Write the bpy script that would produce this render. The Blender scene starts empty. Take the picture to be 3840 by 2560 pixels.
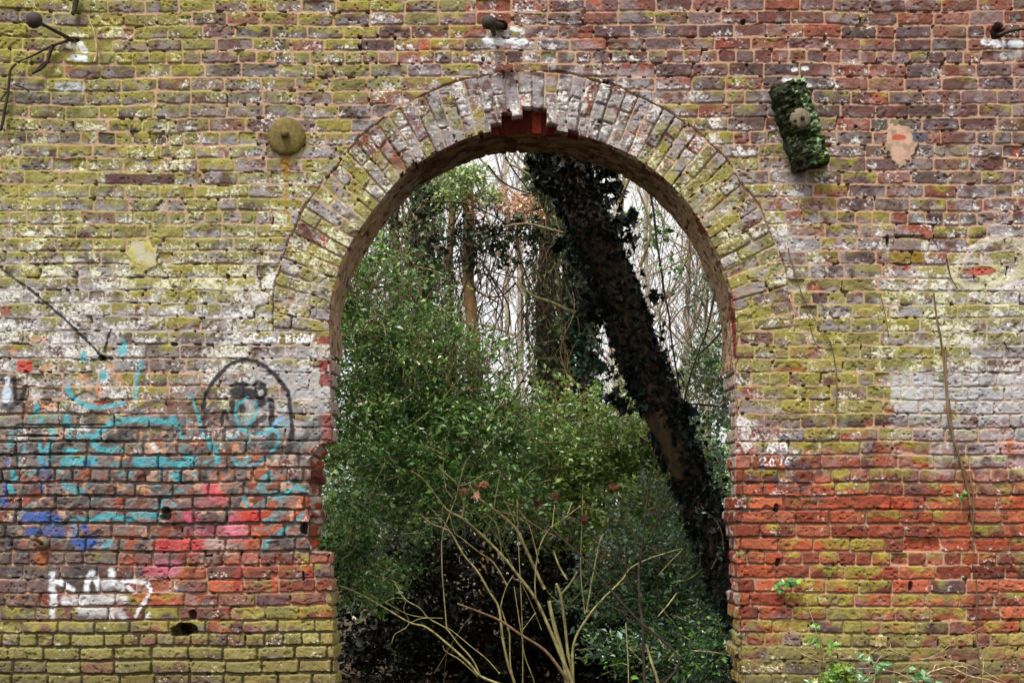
import bpy, math, random
import numpy as np
from mathutils import Vector

# ------------------------------------------------------------------ camera, sky, sun, exposure
S = 600.0            # photo pixels per metre on the face of the wall
DIST = 9.5           # camera to wall face
FP = S * DIST        # focal length in photo pixels
HX, HY = 1920.0, 1900.0
GY = 2610.0          # photo row of the wall's foot
EYE = (GY - HY) / S

scene = bpy.context.scene
cam_d = bpy.data.cameras.new('camera')
cam = bpy.data.objects.new('camera', cam_d)
scene.collection.objects.link(cam)
cam.location = (0, -DIST, EYE)
cam.rotation_euler = (math.radians(90), 0, 0)
cam_d.sensor_width = 36.0
cam_d.lens = 36.0 * FP / 3840.0
cam_d.shift_y = (HY - 1280.0) / 3840.0
cam_d.clip_end = 500.0
scene.camera = cam

world = bpy.data.worlds.new('World')
scene.world = world
world.use_nodes = True
wn, wl = world.node_tree.nodes, world.node_tree.links
wn.clear()
SUN_EL, SUN_AZ = 60.0, -26.0     # azimuth measured from the camera's back, negative = left
sky = wn.new('ShaderNodeTexSky')
sky.sky_type = 'NISHITA'
sky.sun_disc = False
sky.sun_elevation = math.radians(SUN_EL)
sky.sun_rotation = math.radians(180 - SUN_AZ)
sky.air_density = 1.0
sky.dust_density = 8.0
sky.ozone_density = 1.0
hsv = wn.new('ShaderNodeHueSaturation')
hsv.inputs['Saturation'].default_value = 0.07     # overcast: almost colourless cloud
hsv.inputs['Value'].default_value = 1.0
bg = wn.new('ShaderNodeBackground')
bg.inputs['Strength'].default_value = 0.15
wo = wn.new('ShaderNodeOutputWorld')
wl.new(sky.outputs[0], hsv.inputs['Color'])
cloud = wn.new('ShaderNodeMix')                   # even cloud layer over the clear-sky gradient
cloud.data_type = 'RGBA'
cloud.inputs[0].default_value = 0.6
cloud.inputs[7].default_value = (4.9, 5.0, 5.1, 1)
wl.new(sky.outputs[0], hsv.inputs['Color'])
wl.new(hsv.outputs[0], cloud.inputs[6])
wl.new(cloud.outputs[2], bg.inputs['Color'])
wl.new(bg.outputs[0], wo.inputs['Surface'])

sun_d = bpy.data.lights.new('sun', 'SUN')
sun_d.energy = 2.0
sun_d.angle = math.radians(10)
sun_d.color = (1.0, 0.97, 0.92)
sun = bpy.data.objects.new('sun', sun_d)
scene.collection.objects.link(sun)
el, az = math.radians(SUN_EL), math.radians(SUN_AZ)
sdir = Vector((math.sin(az) * math.cos(el), -math.cos(az) * math.cos(el), math.sin(el)))
sun.rotation_euler = sdir.to_track_quat('Z', 'Y').to_euler()
sun.location = (-3, -12, 14)

scene.view_settings.view_transform = 'Standard'
scene.view_settings.look = 'None'
scene.view_settings.gamma = 1.0
scene.view_settings.exposure = 0.93
scene.render.engine = 'CYCLES'
scene.cycles.max_bounces = 6
scene.cycles.diffuse_bounces = 3
scene.cycles.glossy_bounces = 2
scene.cycles.transmission_bounces = 3
scene.cycles.transparent_max_bounces = 4

# ------------------------------------------------------------------ helpers
C = scene.collection
rnd = random.Random(11)


def P(px, py, Y=0.0):
    """photo pixel at depth Y (behind the wall face) -> world point"""
    s = (DIST + Y) / FP
    return Vector(((px - HX) * s, Y, EYE + (HY - py) * s))


def lin(c):
    c = np.asarray(c, dtype=np.float64) / 255.0
    return np.where(c <= 0.04045, c / 12.92, ((c + 0.055) / 1.055) ** 2.4)


def tag(o, label=None, cat=None, group=None, kind=None):
    if label: o['label'] = label
    if cat: o['category'] = cat
    if group: o['group'] = group
    if kind: o['kind'] = kind
    return o


def empty(name, loc, label, cat, group=None):
    o = bpy.data.objects.new(name, None)
    o.empty_display_size = 0.1
    o.location = loc
    C.objects.link(o)
    return tag(o, label, cat, group)


def mesh_np(name, co, quads, mat, col=None, parent=None, smooth=True, tris=None):
    """co (n,3), quads (m,4) and/or tris (k,3), col (n,3) linear"""
    me = bpy.data.meshes.new(name)
    co = np.ascontiguousarray(co, dtype=np.float32)
    me.vertices.add(len(co))
    me.vertices.foreach_set('co', co.ravel())
    idx, starts, tot = [], [], []
    off = 0
    if quads is not None and len(quads):
        idx.append(np.asarray(quads, dtype=np.int32).ravel())
        n = len(quads)
        starts.append(np.arange(n, dtype=np.int32) * 4)
        tot.append(np.full(n, 4, dtype=np.int32))
        off = n * 4
    if tris is not None and len(tris):
        idx.append(np.asarray(tris, dtype=np.int32).ravel())
        n = len(tris)
        starts.append(off + np.arange(n, dtype=np.int32) * 3)
        tot.append(np.full(n, 3, dtype=np.int32))
    idx = np.concatenate(idx); starts = np.concatenate(starts); tot = np.concatenate(tot)
    me.loops.add(len(idx))
    me.loops.foreach_set('vertex_index', idx)
    me.polygons.add(len(starts))
    me.polygons.foreach_set('loop_start', starts)
    me.polygons.foreach_set('loop_total', tot)
    me.polygons.foreach_set('use_smooth', np.full(len(starts), smooth, dtype=bool))
    me.update(calc_edges=True)
    if col is not None:
        a = me.color_attributes.new('Col', 'FLOAT_COLOR', 'POINT')
        rgba = np.ones((len(co), 4), dtype=np.float32)
        rgba[:, :3] = col
        a.data.foreach_set('color', rgba.ravel())
    me.materials.append(mat)
    o = bpy.data.objects.new(name, me)
    C.objects.link(o)
    if parent:
        o.parent = parent
        o.location = -parent.location
    return o


# value noise -----------------------------------------------------
_tab = {}


def vn(x, y, scale, seed=0):
    if seed not in _tab:
        _tab[seed] = np.random.RandomState(1000 + seed).rand(256, 256).astype(np.float32)
    t = _tab[seed]
    x = (x / scale).astype(np.float32); y = (y / scale).astype(np.float32)
    xi = np.floor(x).astype(np.int32); yi = np.floor(y).astype(np.int32)
    fx = x - xi; fy = y - yi
    fx = fx * fx * (3 - 2 * fx); fy = fy * fy * (3 - 2 * fy)
    x0 = xi & 255; x1 = (xi + 1) & 255; y0 = yi & 255; y1 = (yi + 1) & 255
    a = t[y0, x0]; b = t[y0, x1]; c = t[y1, x0]; d = t[y1, x1]
    return (a + (b - a) * fx) * (1 - fy) + (c + (d - c) * fx) * fy


def fbm(x, y, scale, seed=0, oct=3, gain=0.5):
    s = 0; a = 1.0; tot = 0
    for k in range(oct):
        s = s + a * vn(x, y, scale / (2 ** k), seed * 7 + k)
        tot += a; a *= gain
    return s / tot


def sm(a, b, x):
    t = np.clip((x - a) / (b - a), 0, 1)
    return t * t * (3 - 2 * t)


def mix(c, c2, m):
    """c (n,3), c2 (3,) or (n,3), m (n,)"""
    return c + (np.asarray(c2, dtype=np.float32) - c) * m[:, None]


# ------------------------------------------------------------------ materials
def mat_new(name):
    m = bpy.data.materials.new(name)
    m.use_nodes = True
    n, l = m.node_tree.nodes, m.node_tree.links
    b = n['Principled BSDF']
    return m, n, l, b


def mat_attr(name, rough=0.9, spec=0.25, nscale=220.0, namt=0.35, bump=0.25, bscale=260.0, bdist=0.002, sub=0.0, metal=0.0):
    """vertex colour times fine procedural grain plus procedural bump"""
    m, n, l, b = mat_new(name)
    at = n.new('ShaderNodeAttribute'); at.attribute_name = 'Col'
    tc = n.new('ShaderNodeTexCoord')
    no = n.new('ShaderNodeTexNoise'); no.inputs['Scale'].default_value = nscale; no.inputs['Detail'].default_value = 4
    l.new(tc.outputs['Object'], no.inputs['Vector'])
    mr = n.new('ShaderNodeMapRange')
    mr.inputs['From Min'].default_value = 0.3; mr.inputs['From Max'].default_value = 0.7
    mr.inputs['To Min'].default_value = 1 - namt; mr.inputs['To Max'].default_value = 1 + namt
    l.new(no.outputs['Fac'], mr.inputs['Value'])
    mx = n.new('ShaderNodeVectorMath'); mx.operation = 'SCALE'
    l.new(at.outputs['Color'], mx.inputs[0]); l.new(mr.outputs[0], mx.inputs['Scale'])
    l.new(mx.outputs[0], b.inputs['Base Color'])
    b.inputs['Roughness'].default_value = rough
    b.inputs['Specular IOR Level'].default_value = spec
    b.inputs['Metallic'].default_value = metal
    if bump > 0:
        n2 = n.new('ShaderNodeTexNoise'); n2.inputs['Scale'].default_value = bscale; n2.inputs['Detail'].default_value = 5
        l.new(tc.outputs['Object'], n2.inputs['Vector'])
        bp = n.new('ShaderNodeBump'); bp.inputs['Strength'].default_value = bump; bp.inputs['Distance'].default_value = bdist
        l.new(n2.outputs['Fac'], bp.inputs['Height']); l.new(bp.outputs[0], b.inputs['Normal'])
    return m


def mat_leaf(name, rough=0.38, spec=0.5, trans=0.25):
    m, n, l, b = mat_new(name)
    at = n.new('ShaderNodeAttribute'); at.attribute_name = 'Col'
    tc = n.new('ShaderNodeTexCoord')
    no = n.new('ShaderNodeTexNoise'); no.inputs['Scale'].default_value = 60; no.inputs['Detail'].default_value = 2
    l.new(tc.outputs['Object'], no.inputs['Vector'])
    mr = n.new('ShaderNodeMapRange')
    mr.inputs['To Min'].default_value = 0.7; mr.inputs['To Max'].default_value = 1.3
    l.new(no.outputs['Fac'], mr.inputs['Value'])
    mx = n.new('ShaderNodeVectorMath'); mx.operation = 'SCALE'
    l.new(at.outputs['Color'], mx.inputs[0]); l.new(mr.outputs[0], mx.inputs['Scale'])
    l.new(mx.outputs[0], b.inputs['Base Color'])
    b.inputs['Roughness'].default_value = rough
    b.inputs['Specular IOR Level'].default_value = spec
    tr = n.new('ShaderNodeBsdfTranslucent')
    l.new(mx.outputs[0], tr.inputs['Color'])
    ms = n.new('ShaderNodeMixShader'); ms.inputs[0].default_value = trans
    l.new(b.outputs[0], ms.inputs[1]); l.new(tr.outputs[0], ms.inputs[2])
    l.new(ms.outputs[0], n['Material Output'].inputs['Surface'])
    return m


def mat_noise(name, c1, c2, scale=20.0, rough=0.85, bump=0.4, bdist=0.004, spec=0.3, stretch=(1, 1, 1), c3=None):
    m, n, l, b = mat_new(name)
    tc = n.new('ShaderNodeTexCoord')
    mp = n.new('ShaderNodeMapping'); mp.inputs['Scale'].default_value = stretch
    l.new(tc.outputs['Object'], mp.inputs['Vector'])
    no = n.new('ShaderNodeTexNoise'); no.inputs['Scale'].default_value = scale; no.inputs['Detail'].default_value = 6
    no.inputs['Roughness'].default_value = 0.65
    l.new(mp.outputs[0], no.inputs['Vector'])
    cr = n.new('ShaderNodeValToRGB')
    cr.color_ramp.elements[0].position = 0.35; cr.color_ramp.elements[1].position = 0.66
    cr.color_ramp.elements[0].color = (*lin(c1), 1); cr.color_ramp.elements[1].color = (*lin(c2), 1)
    if c3 is not None:
        e = cr.color_ramp.elements.new(0.5); e.color = (*lin(c3), 1)
    l.new(no.outputs['Fac'], cr.inputs[0]); l.new(cr.outputs[0], b.inputs['Base Color'])
    b.inputs['Roughness'].default_value = rough
    b.inputs['Specular IOR Level'].default_value = spec
    bp = n.new('ShaderNodeBump'); bp.inputs['Strength'].default_value = bump; bp.inputs['Distance'].default_value = bdist
    l.new(no.outputs['Fac'], bp.inputs['Height']); l.new(bp.outputs[0], b.inputs['Normal'])
    return m


M_WALL = mat_attr('old_brick_and_mortar', rough=0.92, spec=0.2, nscale=260, namt=0.28, bump=0.5, bscale=330, bdist=0.0025)
M_LINING = mat_attr('crumbling_render', rough=0.95, spec=0.15, nscale=120, namt=0.3, bump=0.6, bscale=120, bdist=0.004)
M_LEAF = mat_leaf('glossy_evergreen_leaf', .3, .75, .3)
M_IVY = mat_leaf('dark_ivy_leaf', rough=0.5, spec=0.2, trans=0.06)
M_DRYLEAF = mat_leaf('dry_leaf', rough=0.8, spec=0.2, trans=0.3)
M_PALE = mat_noise('pale_smooth_bark', (84, 76, 44), (156, 146, 96), 30, 0.7, 0.3, 0.003, stretch=(1, 1, 0.4))
M_BROWN = mat_noise('brown_bark', (70, 52, 36), (122, 96, 66), 26, 0.9, 0.6, 0.006, stretch=(1, 1, 0.25))
M_DARK = mat_noise('dark_wet_bark', (30, 24, 20), (66, 54, 42), 26, 0.9, 0.6, 0.006, stretch=(1, 1, 0.25))
M_GREYBARK = mat_noise('grey_far_bark', (122, 112, 96), (176, 166, 148), 9, 0.9, 0.4, 0.01, stretch=(1, 1, 0.3))
M_TANBARK = mat_noise('stripped_tan_bark', (104, 76, 46), (158, 124, 82), 14, 0.85, 0.6, 0.008, stretch=(1, 1, 0.12))
M_DRYVINE = mat_noise('dry_vine', (120, 98, 74), (186, 160, 128), 40, 0.85, 0.4, 0.002)
M_RUST = mat_noise('mossy_rusted_iron', (78, 62, 26), (112, 98, 44), 38, 0.8, 0.35, 0.0015, spec=0.35, c3=(92, 78, 34))
M_BLACKIRON = mat_noise('black_iron', (26, 20, 14), (54, 42, 28), 60, 0.75, 0.5, 0.002, spec=0.4)
M_REDRUST = mat_noise('orange_rust', (92, 62, 48), (140, 96, 70), 60, 0.8, 0.4, 0.0015)
M_GREYIRON = mat_noise('grey_brown_iron', (78, 68, 52), (116, 104, 84), 50, 0.75, 0.4, 0.001)

# ------------------------------------------------------------------ the wall: fields over its face, in pixels of the face (600 to the metre)
rows_c = [-281, -231, -181, -131, -81, -31, 19, 68, 119, 168, 213, 265, 316, 366, 417, 468, 518, 568, 617, 667, 717, 767, 817, 867, 917, 966, 1017,
          1066, 1115, 1164, 1216, 1268, 1319, 1371, 1423, 1474, 1526, 1578, 1630, 1681, 1731, 1786, 1835, 1887, 1938, 1990, 2042,
          2091, 2142, 2197, 2246, 2300, 2349, 2398, 2450, 2502, 2552, 2603, 2654]
header_c = {-81, 213, 518, 817, 1115, 1423, 1786, 2091, 2398}
rows_c = np.array(rows_c, dtype=np.float64)
bounds = (rows_c[1:] + rows_c[:-1]) / 2           # boundary r between row r and r+1
rj = np.random.RandomState(5)
XMIN, XMAX = -1500.0, 5400.0
joint_keys, joint_id0 = [], []
for r, yc in enumerate(rows_c):
    hdr = int(yc) in header_c
    w = 66.0 if hdr else 133.0
    x = XMIN - 200 + (r % 2) * (33 if hdr else 66.5) + rj.uniform(-9, 9) + (r * 37 % 5)
    xs = []
    while x < XMAX + 200:
        xs.append(x)
        q = w * rj.uniform(0.93, 1.07)
        if not hdr and rj.rand() < 0.05: q *= 0.52
        if hdr and rj.rand() < 0.06: q *= 2
        x += q
    joint_keys.append(np.array(xs) + r * 1e5)
JK = np.concatenate(joint_keys)
NB = len(JK) + 4
brnd = np.random.RandomState(9).rand(NB + 2000, 12).astype(np.float32)

# intrados of the arch, seen from the front
CX, CY = 2005.0, 1330.0
intr = [(1236, 1330), (1237, 1230), (1241, 1126), (1262, 1050), (1279, 990), (1306, 930), (1367, 838), (1430, 752), (1492, 680), (1552, 622), (1639, 573), (1759, 517),
        (1841, 495), (1960, 487), (2086, 490), (2173, 510), (2293, 548), (2413, 613), (2500, 680), (2560, 738), (2610, 810), (2658, 887), (2707, 995),
        (2740, 1083), (2756, 1180), (2760, 1260), (2761, 1330)]
ia = np.array([math.atan2(CY - y, x - CX) for x, y in intr])      # pi .. 0
ir = np.array([math.hypot(x - CX, y - CY) for x, y in intr])
ia[0] = math.pi; ia[-1] = 0.0
o_ = np.argsort(ia); ia, ir = ia[o_], ir[o_]
jl = [(1330, 1236), (1500, 1241), (1657, 1241), (1662, 1205), (1690, 1180), (1715, 1162), (1790, 1166), (1840, 1158), (1930, 1166), (1975, 1152), (2010, 1148),
      (2050, 1160), (2066, 1166), (2069, 1240), (2120, 1243), (2300, 1247), (2450, 1250), (2540, 1256), (2625, 1258)]
jr = [(1330, 2761), (1500, 2759), (1700, 2761), (1850, 2761), (1990, 2758), (2070, 2764), (2200, 2770), (2340, 2772), (2450, 2778), (2540, 2789), (2625, 2792)]
jl_y, jl_x = np.array(jl).T.astype(float); jr_y, jr_x = np.array(jr).T.astype(float)


def rowjit(y, amp, seed):
    r = np.searchsorted(bounds, y)
    return (np.random.RandomState(seed).rand(80)[r] - 0.5) * 2 * amp


def left_x(y):
    return np.interp(y, jl_y, jl_x) + rowjit(y, 4.0, 3)


def right_x(y):
    return np.interp(y, jr_y, jr_x) + rowjit(y, 4.0, 4)


def r_in(a):
    return np.interp(a, ia, ir)


# notch broken out of the crown
def notch(x):
    n = np.zeros_like(x)
    for x0, x1, d in ((1841, 1880, 28), (1880, 1920, 66), (1920, 1960, 52), (1960, 2005, 84), (2005, 2050, 78), (2050, 2086, 24), (2130, 2170, 12),
                      (1545, 1562, 10), (1500, 1512, 12), (1796, 1812, 8)):
        n = np.where((x >= x0) & (x < x1), d, n)
    return n


def grid_field(rows):
    g = np.array([[float(c) for c in r.split()] for r in rows], dtype=np.float32) / 9.0

    def f(x, y):
        gx = np.clip(x / 240.0 - 0.5, 0, 14.999); gy = np.clip(y / 256.0 - 0.5, 0, 8.999)
        xi = gx.astype(int); yi = gy.astype(int); fx = gx - xi; fy = gy - yi
        return (g[yi, xi] * (1 - fx) + g[yi, xi + 1] * fx) * (1 - fy) + (g[yi + 1, xi] * (1 - fx) + g[yi + 1, xi + 1] * fx) * fy
    return f


F_M = grid_field(['8 8 7 6 6 5 5 4 2 1 1 0 0 0 0 0',
                  '6 6 6 5 5 5 4 3 3 3 3 4 3 1 0 0',
                  '7 7 7 6 6 6 5 4 4 5 6 5 6 2 1 2',
                  '7 7 7 7 6 5 5 5 5 5 5 6 4 4 3 3',
                  '5 5 6 6 5 5 5 5 5 5 5 6 7 7 7 6',
                  '3 4 4 4 3 3 3 3 3 3 6 6 8 8 6 5',
                  '2 2 2 1 1 0 0 0 0 0 2 3 4 5 5 4',
                  '0 1 0 0 0 0 0 0 0 0 0 0 1 3 3 3',
                  '2 2 1 0 3 4 0 0 0 0 0 1 4 5 3 3',
                  '8 8 8 8 9 9 8 5 5 5 5 6 8 8 7 6'])
F_W = grid_field(['2 2 3 2 2 2 2 3 3 2 2 1 1 0 0 1',
                  '2 3 3 2 3 3 5 6 6 6 4 2 2 1 1 1',
                  '4 4 4 4 5 5 5 5 5 5 5 5 3 2 2 2',
                  '5 4 5 5 5 5 5 5 5 5 5 5 6 3 4 5',
                  '7 7 7 7 6 5 5 5 5 5 4 3 4 4 7 7',
                  '5 6 4 5 6 6 5 5 5 5 3 3 2 2 6 6',
                  '3 3 2 2 4 5 5 5 5 5 5 6 4 3 1 1',
                  '1 1 1 1 1 1 1 1 1 1 1 1 1 1 1 1',
                  '1 1 1 1 1 1 1 1 1 0 0 0 1 1 1 1',
                  '1 1 1 1 1 1 1 1 1 1 1 2 2 1 1 1'])
F_R = grid_field(['2 2 2 3 3 3 4 4 4 4 4 4 4 4 4 4',
                  '1 1 1 1 2 2 3 3 3 3 3 3 3 3 3 3',
                  '1 1 1 1 2 2 3 3 3 3 3 3 3 3 3 3',
                  '1 1 1 1 2 3 3 3 3 3 3 3 3 4 4 4',
                  '1 1 1 1 2 2 2 2 2 2 3 3 3 3 3 3',
                  '1 1 1 1 1 2 2 2 2 2 4 4 3 3 4 3',
                  '2 3 4 4 4 5 5 5 5 5 6 6 5 5 5 5',
                  '6 7 7 8 8 8 8 8 8 8 9 9 8 8 8 8',
                  '3 4 6 7 6 6 6 6 6 6 9 9 8 7 7 7',
                  '2 2 3 3 3 3 3 3 3 3 5 5 4 4 5 6'])
# depth of the raked-out joints, 9 = 18 mm
F_D = grid_field(['2 2 1 1 1 1 1 1 1 1 1 1 1 2 1 1',
                  '1 1 1 1 1 1 2 2 2 2 2 1 1 1 1 1',
                  '1 1 1 1 1 1 2 2 2 2 1 1 1 1 1 1',
                  '1 1 1 1 1 1 2 2 2 2 1 1 1 1 2 1',
                  '1 1 1 1 1 1 1 1 1 1 1 1 1 1 1 1',
                  '2 2 1 1 1 1 1 1 1 1 1 1 0 0 1 1',
                  '7 6 5 3 3 3 3 3 3 3 3 3 3 3 3 3',
                  '8 8 8 8 8 8 8 8 8 8 7 7 6 5 5 5',
                  '3 3 3 4 3 4 4 4 4 4 5 4 2 2 3 3',
                  '7 7 7 6 7 7 6 6 6 6 5 4 3 3 3 3'])

# palettes (as they look in even light)
PAL_LO = [(112, 100, 84), (122, 106, 98), (112, 92, 74), (96, 88, 80), (130, 112, 92), (102, 86, 76)]
PAL_MD = [(118, 78, 68), (102, 68, 62), (86, 64, 62), (128, 86, 74), (114, 88, 86), (126, 74, 60), (96, 76, 76)]
PAL_HI = [(160, 80, 54), (146, 70, 46), (170, 92, 64), (128, 62, 44), (150, 84, 60), (114, 58, 44)]
PAL_LO, PAL_MD, PAL_HI = (lin(p).astype(np.float32) for p in (PAL_LO, PAL_MD, PAL_HI))


def L_(*c):
    return lin(c).astype(np.float32)


# --- paint: strokes traced on the wall -------------------------------------
def q1(x, y): return (x / 3.672, 1500 + y / 3.672)
def q2(x, y): return (640 + x / 3.672, 1400 + y / 3.672)
def q3(x, y): return (x / 3.672, 1900 + y / 3.672)
def q4(x, y): return (600 + x / 3.672, 1827 + y / 3.672)
def qa(x, y): return (x / 3.672, 1200 + y / 3.672)
def qb(x, y): return (640 + x / 3.672, 1200 + y / 3.672)
def q5(x, y): return (2700 + x / 5.463, 1580 + y / 5.463)
def qc(x, y): return (x / 1.8375, 854 + y / 1.8375)
def qd(x, y): return (x / 1.8375, 1707 + y / 1.8375)


CYAN, LBLUE, BLK, WHT = L_(78, 166, 176), L_(110, 165, 205), L_(50, 48, 52), L_(226, 228, 230)
BLUE, PINK, RED_, PEACH = L_(58, 92, 156), L_(206, 96, 118), L_(196, 62, 62), L_(206, 150, 112)
STR = []   # (class, colour, width px, alpha, softness, points)


def st(cls, col, w, al, f, pts, soft=0.35, k=3.672):
    STR.append((cls, col, w / k, al, soft, [f(*p) for p in pts]))


# soft under-layers first
G_SM = L_(92, 86, 86)
for c_, r_, a_, pts in [
        (G_SM, 190, .7, [(100, 420), (200, 560), (300, 700), (150, 650)]), (G_SM, 230, .6, [(200, 900), (1300, 880)]),
        (G_SM, 200, .55, [(700, 700), (1700, 690)]), (L_(70, 62, 62), 150, .8, [(1050, 860), (1280, 860)]), (L_(66, 58, 60), 140, .8, [(900, 1050), (1250, 1090), (1700, 1100)]),
        (BLK, 110, .6, [(40, 260), (90, 420), (200, 540)])]:
    st(0, c_, r_, a_, q3, pts, 0.8)
for c_, r_, a_, pts in [
        (PINK, 190, .75, [(400, 410), (440, 430)]), (PINK, 160, .7, [(1020, 440), (1080, 460)]), (RED_, 200, .75, [(1200, 440), (1340, 400)]),
        (L_(226, 90, 110), 170, .8, [(660, 40), (740, 70)]), (L_(220, 130, 145), 240, .8, [(980, 600), (1080, 610)]), (L_(150, 66, 84), 260, .75, [(480, 590), (760, 610)]),
        (RED_, 220, .7, [(250, 780), (560, 790)]), (RED_, 200, .7, [(0, 800), (60, 800)]), (L_(200, 120, 150), 180, .7, [(40, 1090), (200, 1110)]),
        (L_(196, 96, 110), 170, .6, [(-150, 1150), (60, 1130)]), (L_(210, 90, 100), 150, .6, [(560, 210), (850, 160)]),
        (L_(120, 100, 98), 150, .6, [(420, 230), (700, 190)]), (L_(190, 176, 168), 200, .6, [(700, 780), (900, 790)]),
        (L_(190, 176, 168), 130, .6, [(600, 970), (720, 970)]), (L_(180, 110, 100), 200, .5, [(1100, 960), (1300, 980)]),
        (L_(150, 60, 60), 90, .7, [(1110, 1080), (1060, 1250), (1050, 1420)]), (RED_, 80, .6, [(1560, 1280), (1590, 1450)]),
        (L_(170, 70, 66), 60, .6, [(2040, 1050), (2060, 1260)])]:
    st(0, c_, r_, a_, q4, pts, 0.7)
for c_, w_, a_, pts in [(BLUE, 170, .9, [(380, 150), (560, 140), (760, 190)]), (BLUE, 110, .9, [(400, 350), (480, 330)]), (BLUE, 170, .75, [(620, 330), (820, 350)]),
                        (LBLUE, 100, .7, [(1000, 270), (1020, 370)]), (BLUE, 90, .8, [(1150, 270), (1190, 320)]), (BLUE, 170, .9, [(1120, 520), (1250, 500)]),
                        (BLUE, 80, .7, [(1000, 440), (1020, 480)]), (CYAN, 110, .6, [(1500, 480), (1440, 560)]), (CYAN, 90, .85, [(1340, 160), (1500, 120), (1800, 170)]),
                        (CYAN, 90, .6, [(1000, 170), (1280, 180)]), (CYAN, 110, .6, [(1880, 120), (2180, 110)])]:
    st(0, c_, w_, a_, q3, pts, 0.6)
for c_, w_, a_, pts in [(BLUE, 50, .8, [(95, 770), (100, 890)]), (BLUE, 60, .8, [(70, 1160), (80, 1280)]), (BLUE, 60, .8, [(580, 1150), (580, 1270)]), (BLUE, 90, .8, [(40, 1370), (60, 1420)]),
                        (BLUE, 90, .6, [(570, 840), (580, 880)]), (L_(90, 84, 110), 160, .8, [(600, 1000), (640, 1060)]), (CYAN, 130, .8, [(900, 850), (1280, 840)]), (CYAN, 150, .85, [(1900, 850), (2230, 840)]),
                        (BLUE, 60, .9, [(1180, 890), (1220, 870)]), (CYAN, 80, .8, [(120, 1170), (160, 1260)]), (CYAN, 60, .8, [(160, 980), (200, 1080)]), (CYAN, 50, .7, [(250, 790), (240, 890)]),
                        (CYAN, 110, .6, [(900, 1180), (1100, 1260)]), (CYAN, 90, .6, [(560, 840), (560, 780)]), (CYAN, 60, .8, [(540, 620), (560, 700)]), (CYAN, 50, .8, [(310, 620), (320, 690)]),
                        (PEACH, 70, .8, [(600, 90), (760, 80)]), (PEACH, 70, .7, [(1910, 430), (1920, 500)]), (PEACH, 60, .7, [(1600, 800), (1760, 790)]),
                        (BLK, 90, .7, [(1520, 540), (1680, 440), (1850, 330)]), (BLK, 60, .5, [(1680, 880), (1800, 790)]), (BLK, 60, .5, [(1520, 1060), (1640, 970)]),
                        (BLK, 90, .5, [(1900, 1060), (2000, 1000)]), (BLK, 70, .55, [(2100, 1240), (2260, 1180)]), (BLK, 80, .5, [(440, 1240), (520, 1180)]), (BLK, 90, .5, [(620, 1400), (900, 1380)]),
                        (BLK, 60, .6, [(30, 110), (90, 40)]), (BLK, 60, .6, [(150, 120), (230, 30)]), (L_(210, 210, 214), 60, .8, [(2090, 600), (2180, 700)]),
                        (L_(200, 205, 210), 80, .7, [(1190, 350), (1200, 400)])]:
    st(0, c_, w_, a_, q1, pts, 0.45)
for c_, w_, a_, pts in [(L_(200, 215, 235), 60, .9, [(90, 800), (90, 860)]), (L_(200, 215, 235), 110, .8, [(90, 960), (80, 1090)]), (L_(215, 225, 235), 50, .8, [(345, 850), (350, 860)]),
                        (PEACH, 70, .7, [(1340, 920), (1370, 1020)]), (PEACH, 90, .7, [(1100, 780), (1170, 810)]), (PEACH, 80, .7, [(590, 670), (680, 640)]), (PEACH, 70, .6, [(1630, 790), (1650, 830)]),
                        (PEACH, 50, .6, [(1200, 940), (1220, 1000)]), (PEACH, 60, .6, [(430, 270), (620, 260)]), (PEACH, 70, .7, [(150, 410), (200, 440)]), (PEACH, 60, .7, [(1460, 610), (1560, 640)])]:
    st(0, c_, w_, a_, qa, pts, 0.3)
# class 2: black drawing of a round head and the lines beside it
for w_, a_, pts in [(60, .85, [(440, 1200), (470, 1050), (560, 880), (680, 730), (800, 620), (900, 565), (1040, 540), (1160, 560), (1300, 640), (1430, 750), (1540, 880), (1620, 1000), (1645, 1200), (1665, 1400), (1680, 1640)]),
                    (60, .7, [(470, 1050), (460, 1180), (450, 1420)])]:
    st(2, BLK, w_, a_, qb, pts, 0.5)
for w_, a_, pts in [(80, .85, [(900, 150), (1040, 150)]), (60, .9, [(1140, 160), (1200, 115), (1290, 170)]), (55, .9, [(1170, 200), (1290, 190), (1310, 280), (1240, 350), (1160, 290), (1170, 200)]),
                    (150, .85, [(900, 260), (1100, 270)]), (80, .85, [(850, 400), (850, 520)]), (100, .8, [(970, 450), (980, 500)]), (110, .85, [(1200, 440), (1260, 400)]),
                    (90, .85, [(1370, 370), (1390, 520), (1380, 680)]), (80, .8, [(1290, 590), (1120, 720)]), (45, .85, [(740, 520), (700, 600), (710, 710)]), (40, .8, [(760, 530), (780, 640)]),
                    (60, .75, [(730, 770), (735, 900)]), (80, .85, [(1680, 760), (1650, 900)]), (110, .7, [(1480, 1040), (1640, 1020)]), (60, .6, [(1300, 1060), (1500, 1080)]),
                    (90, .5, [(780, 980), (800, 1060)]), (60, .6, [(1380, 850), (1400, 830)]), (90, .6, [(840, 690), (900, 700)])]:
    st(2, BLK, w_, a_, q2, pts, 0.4)
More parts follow.
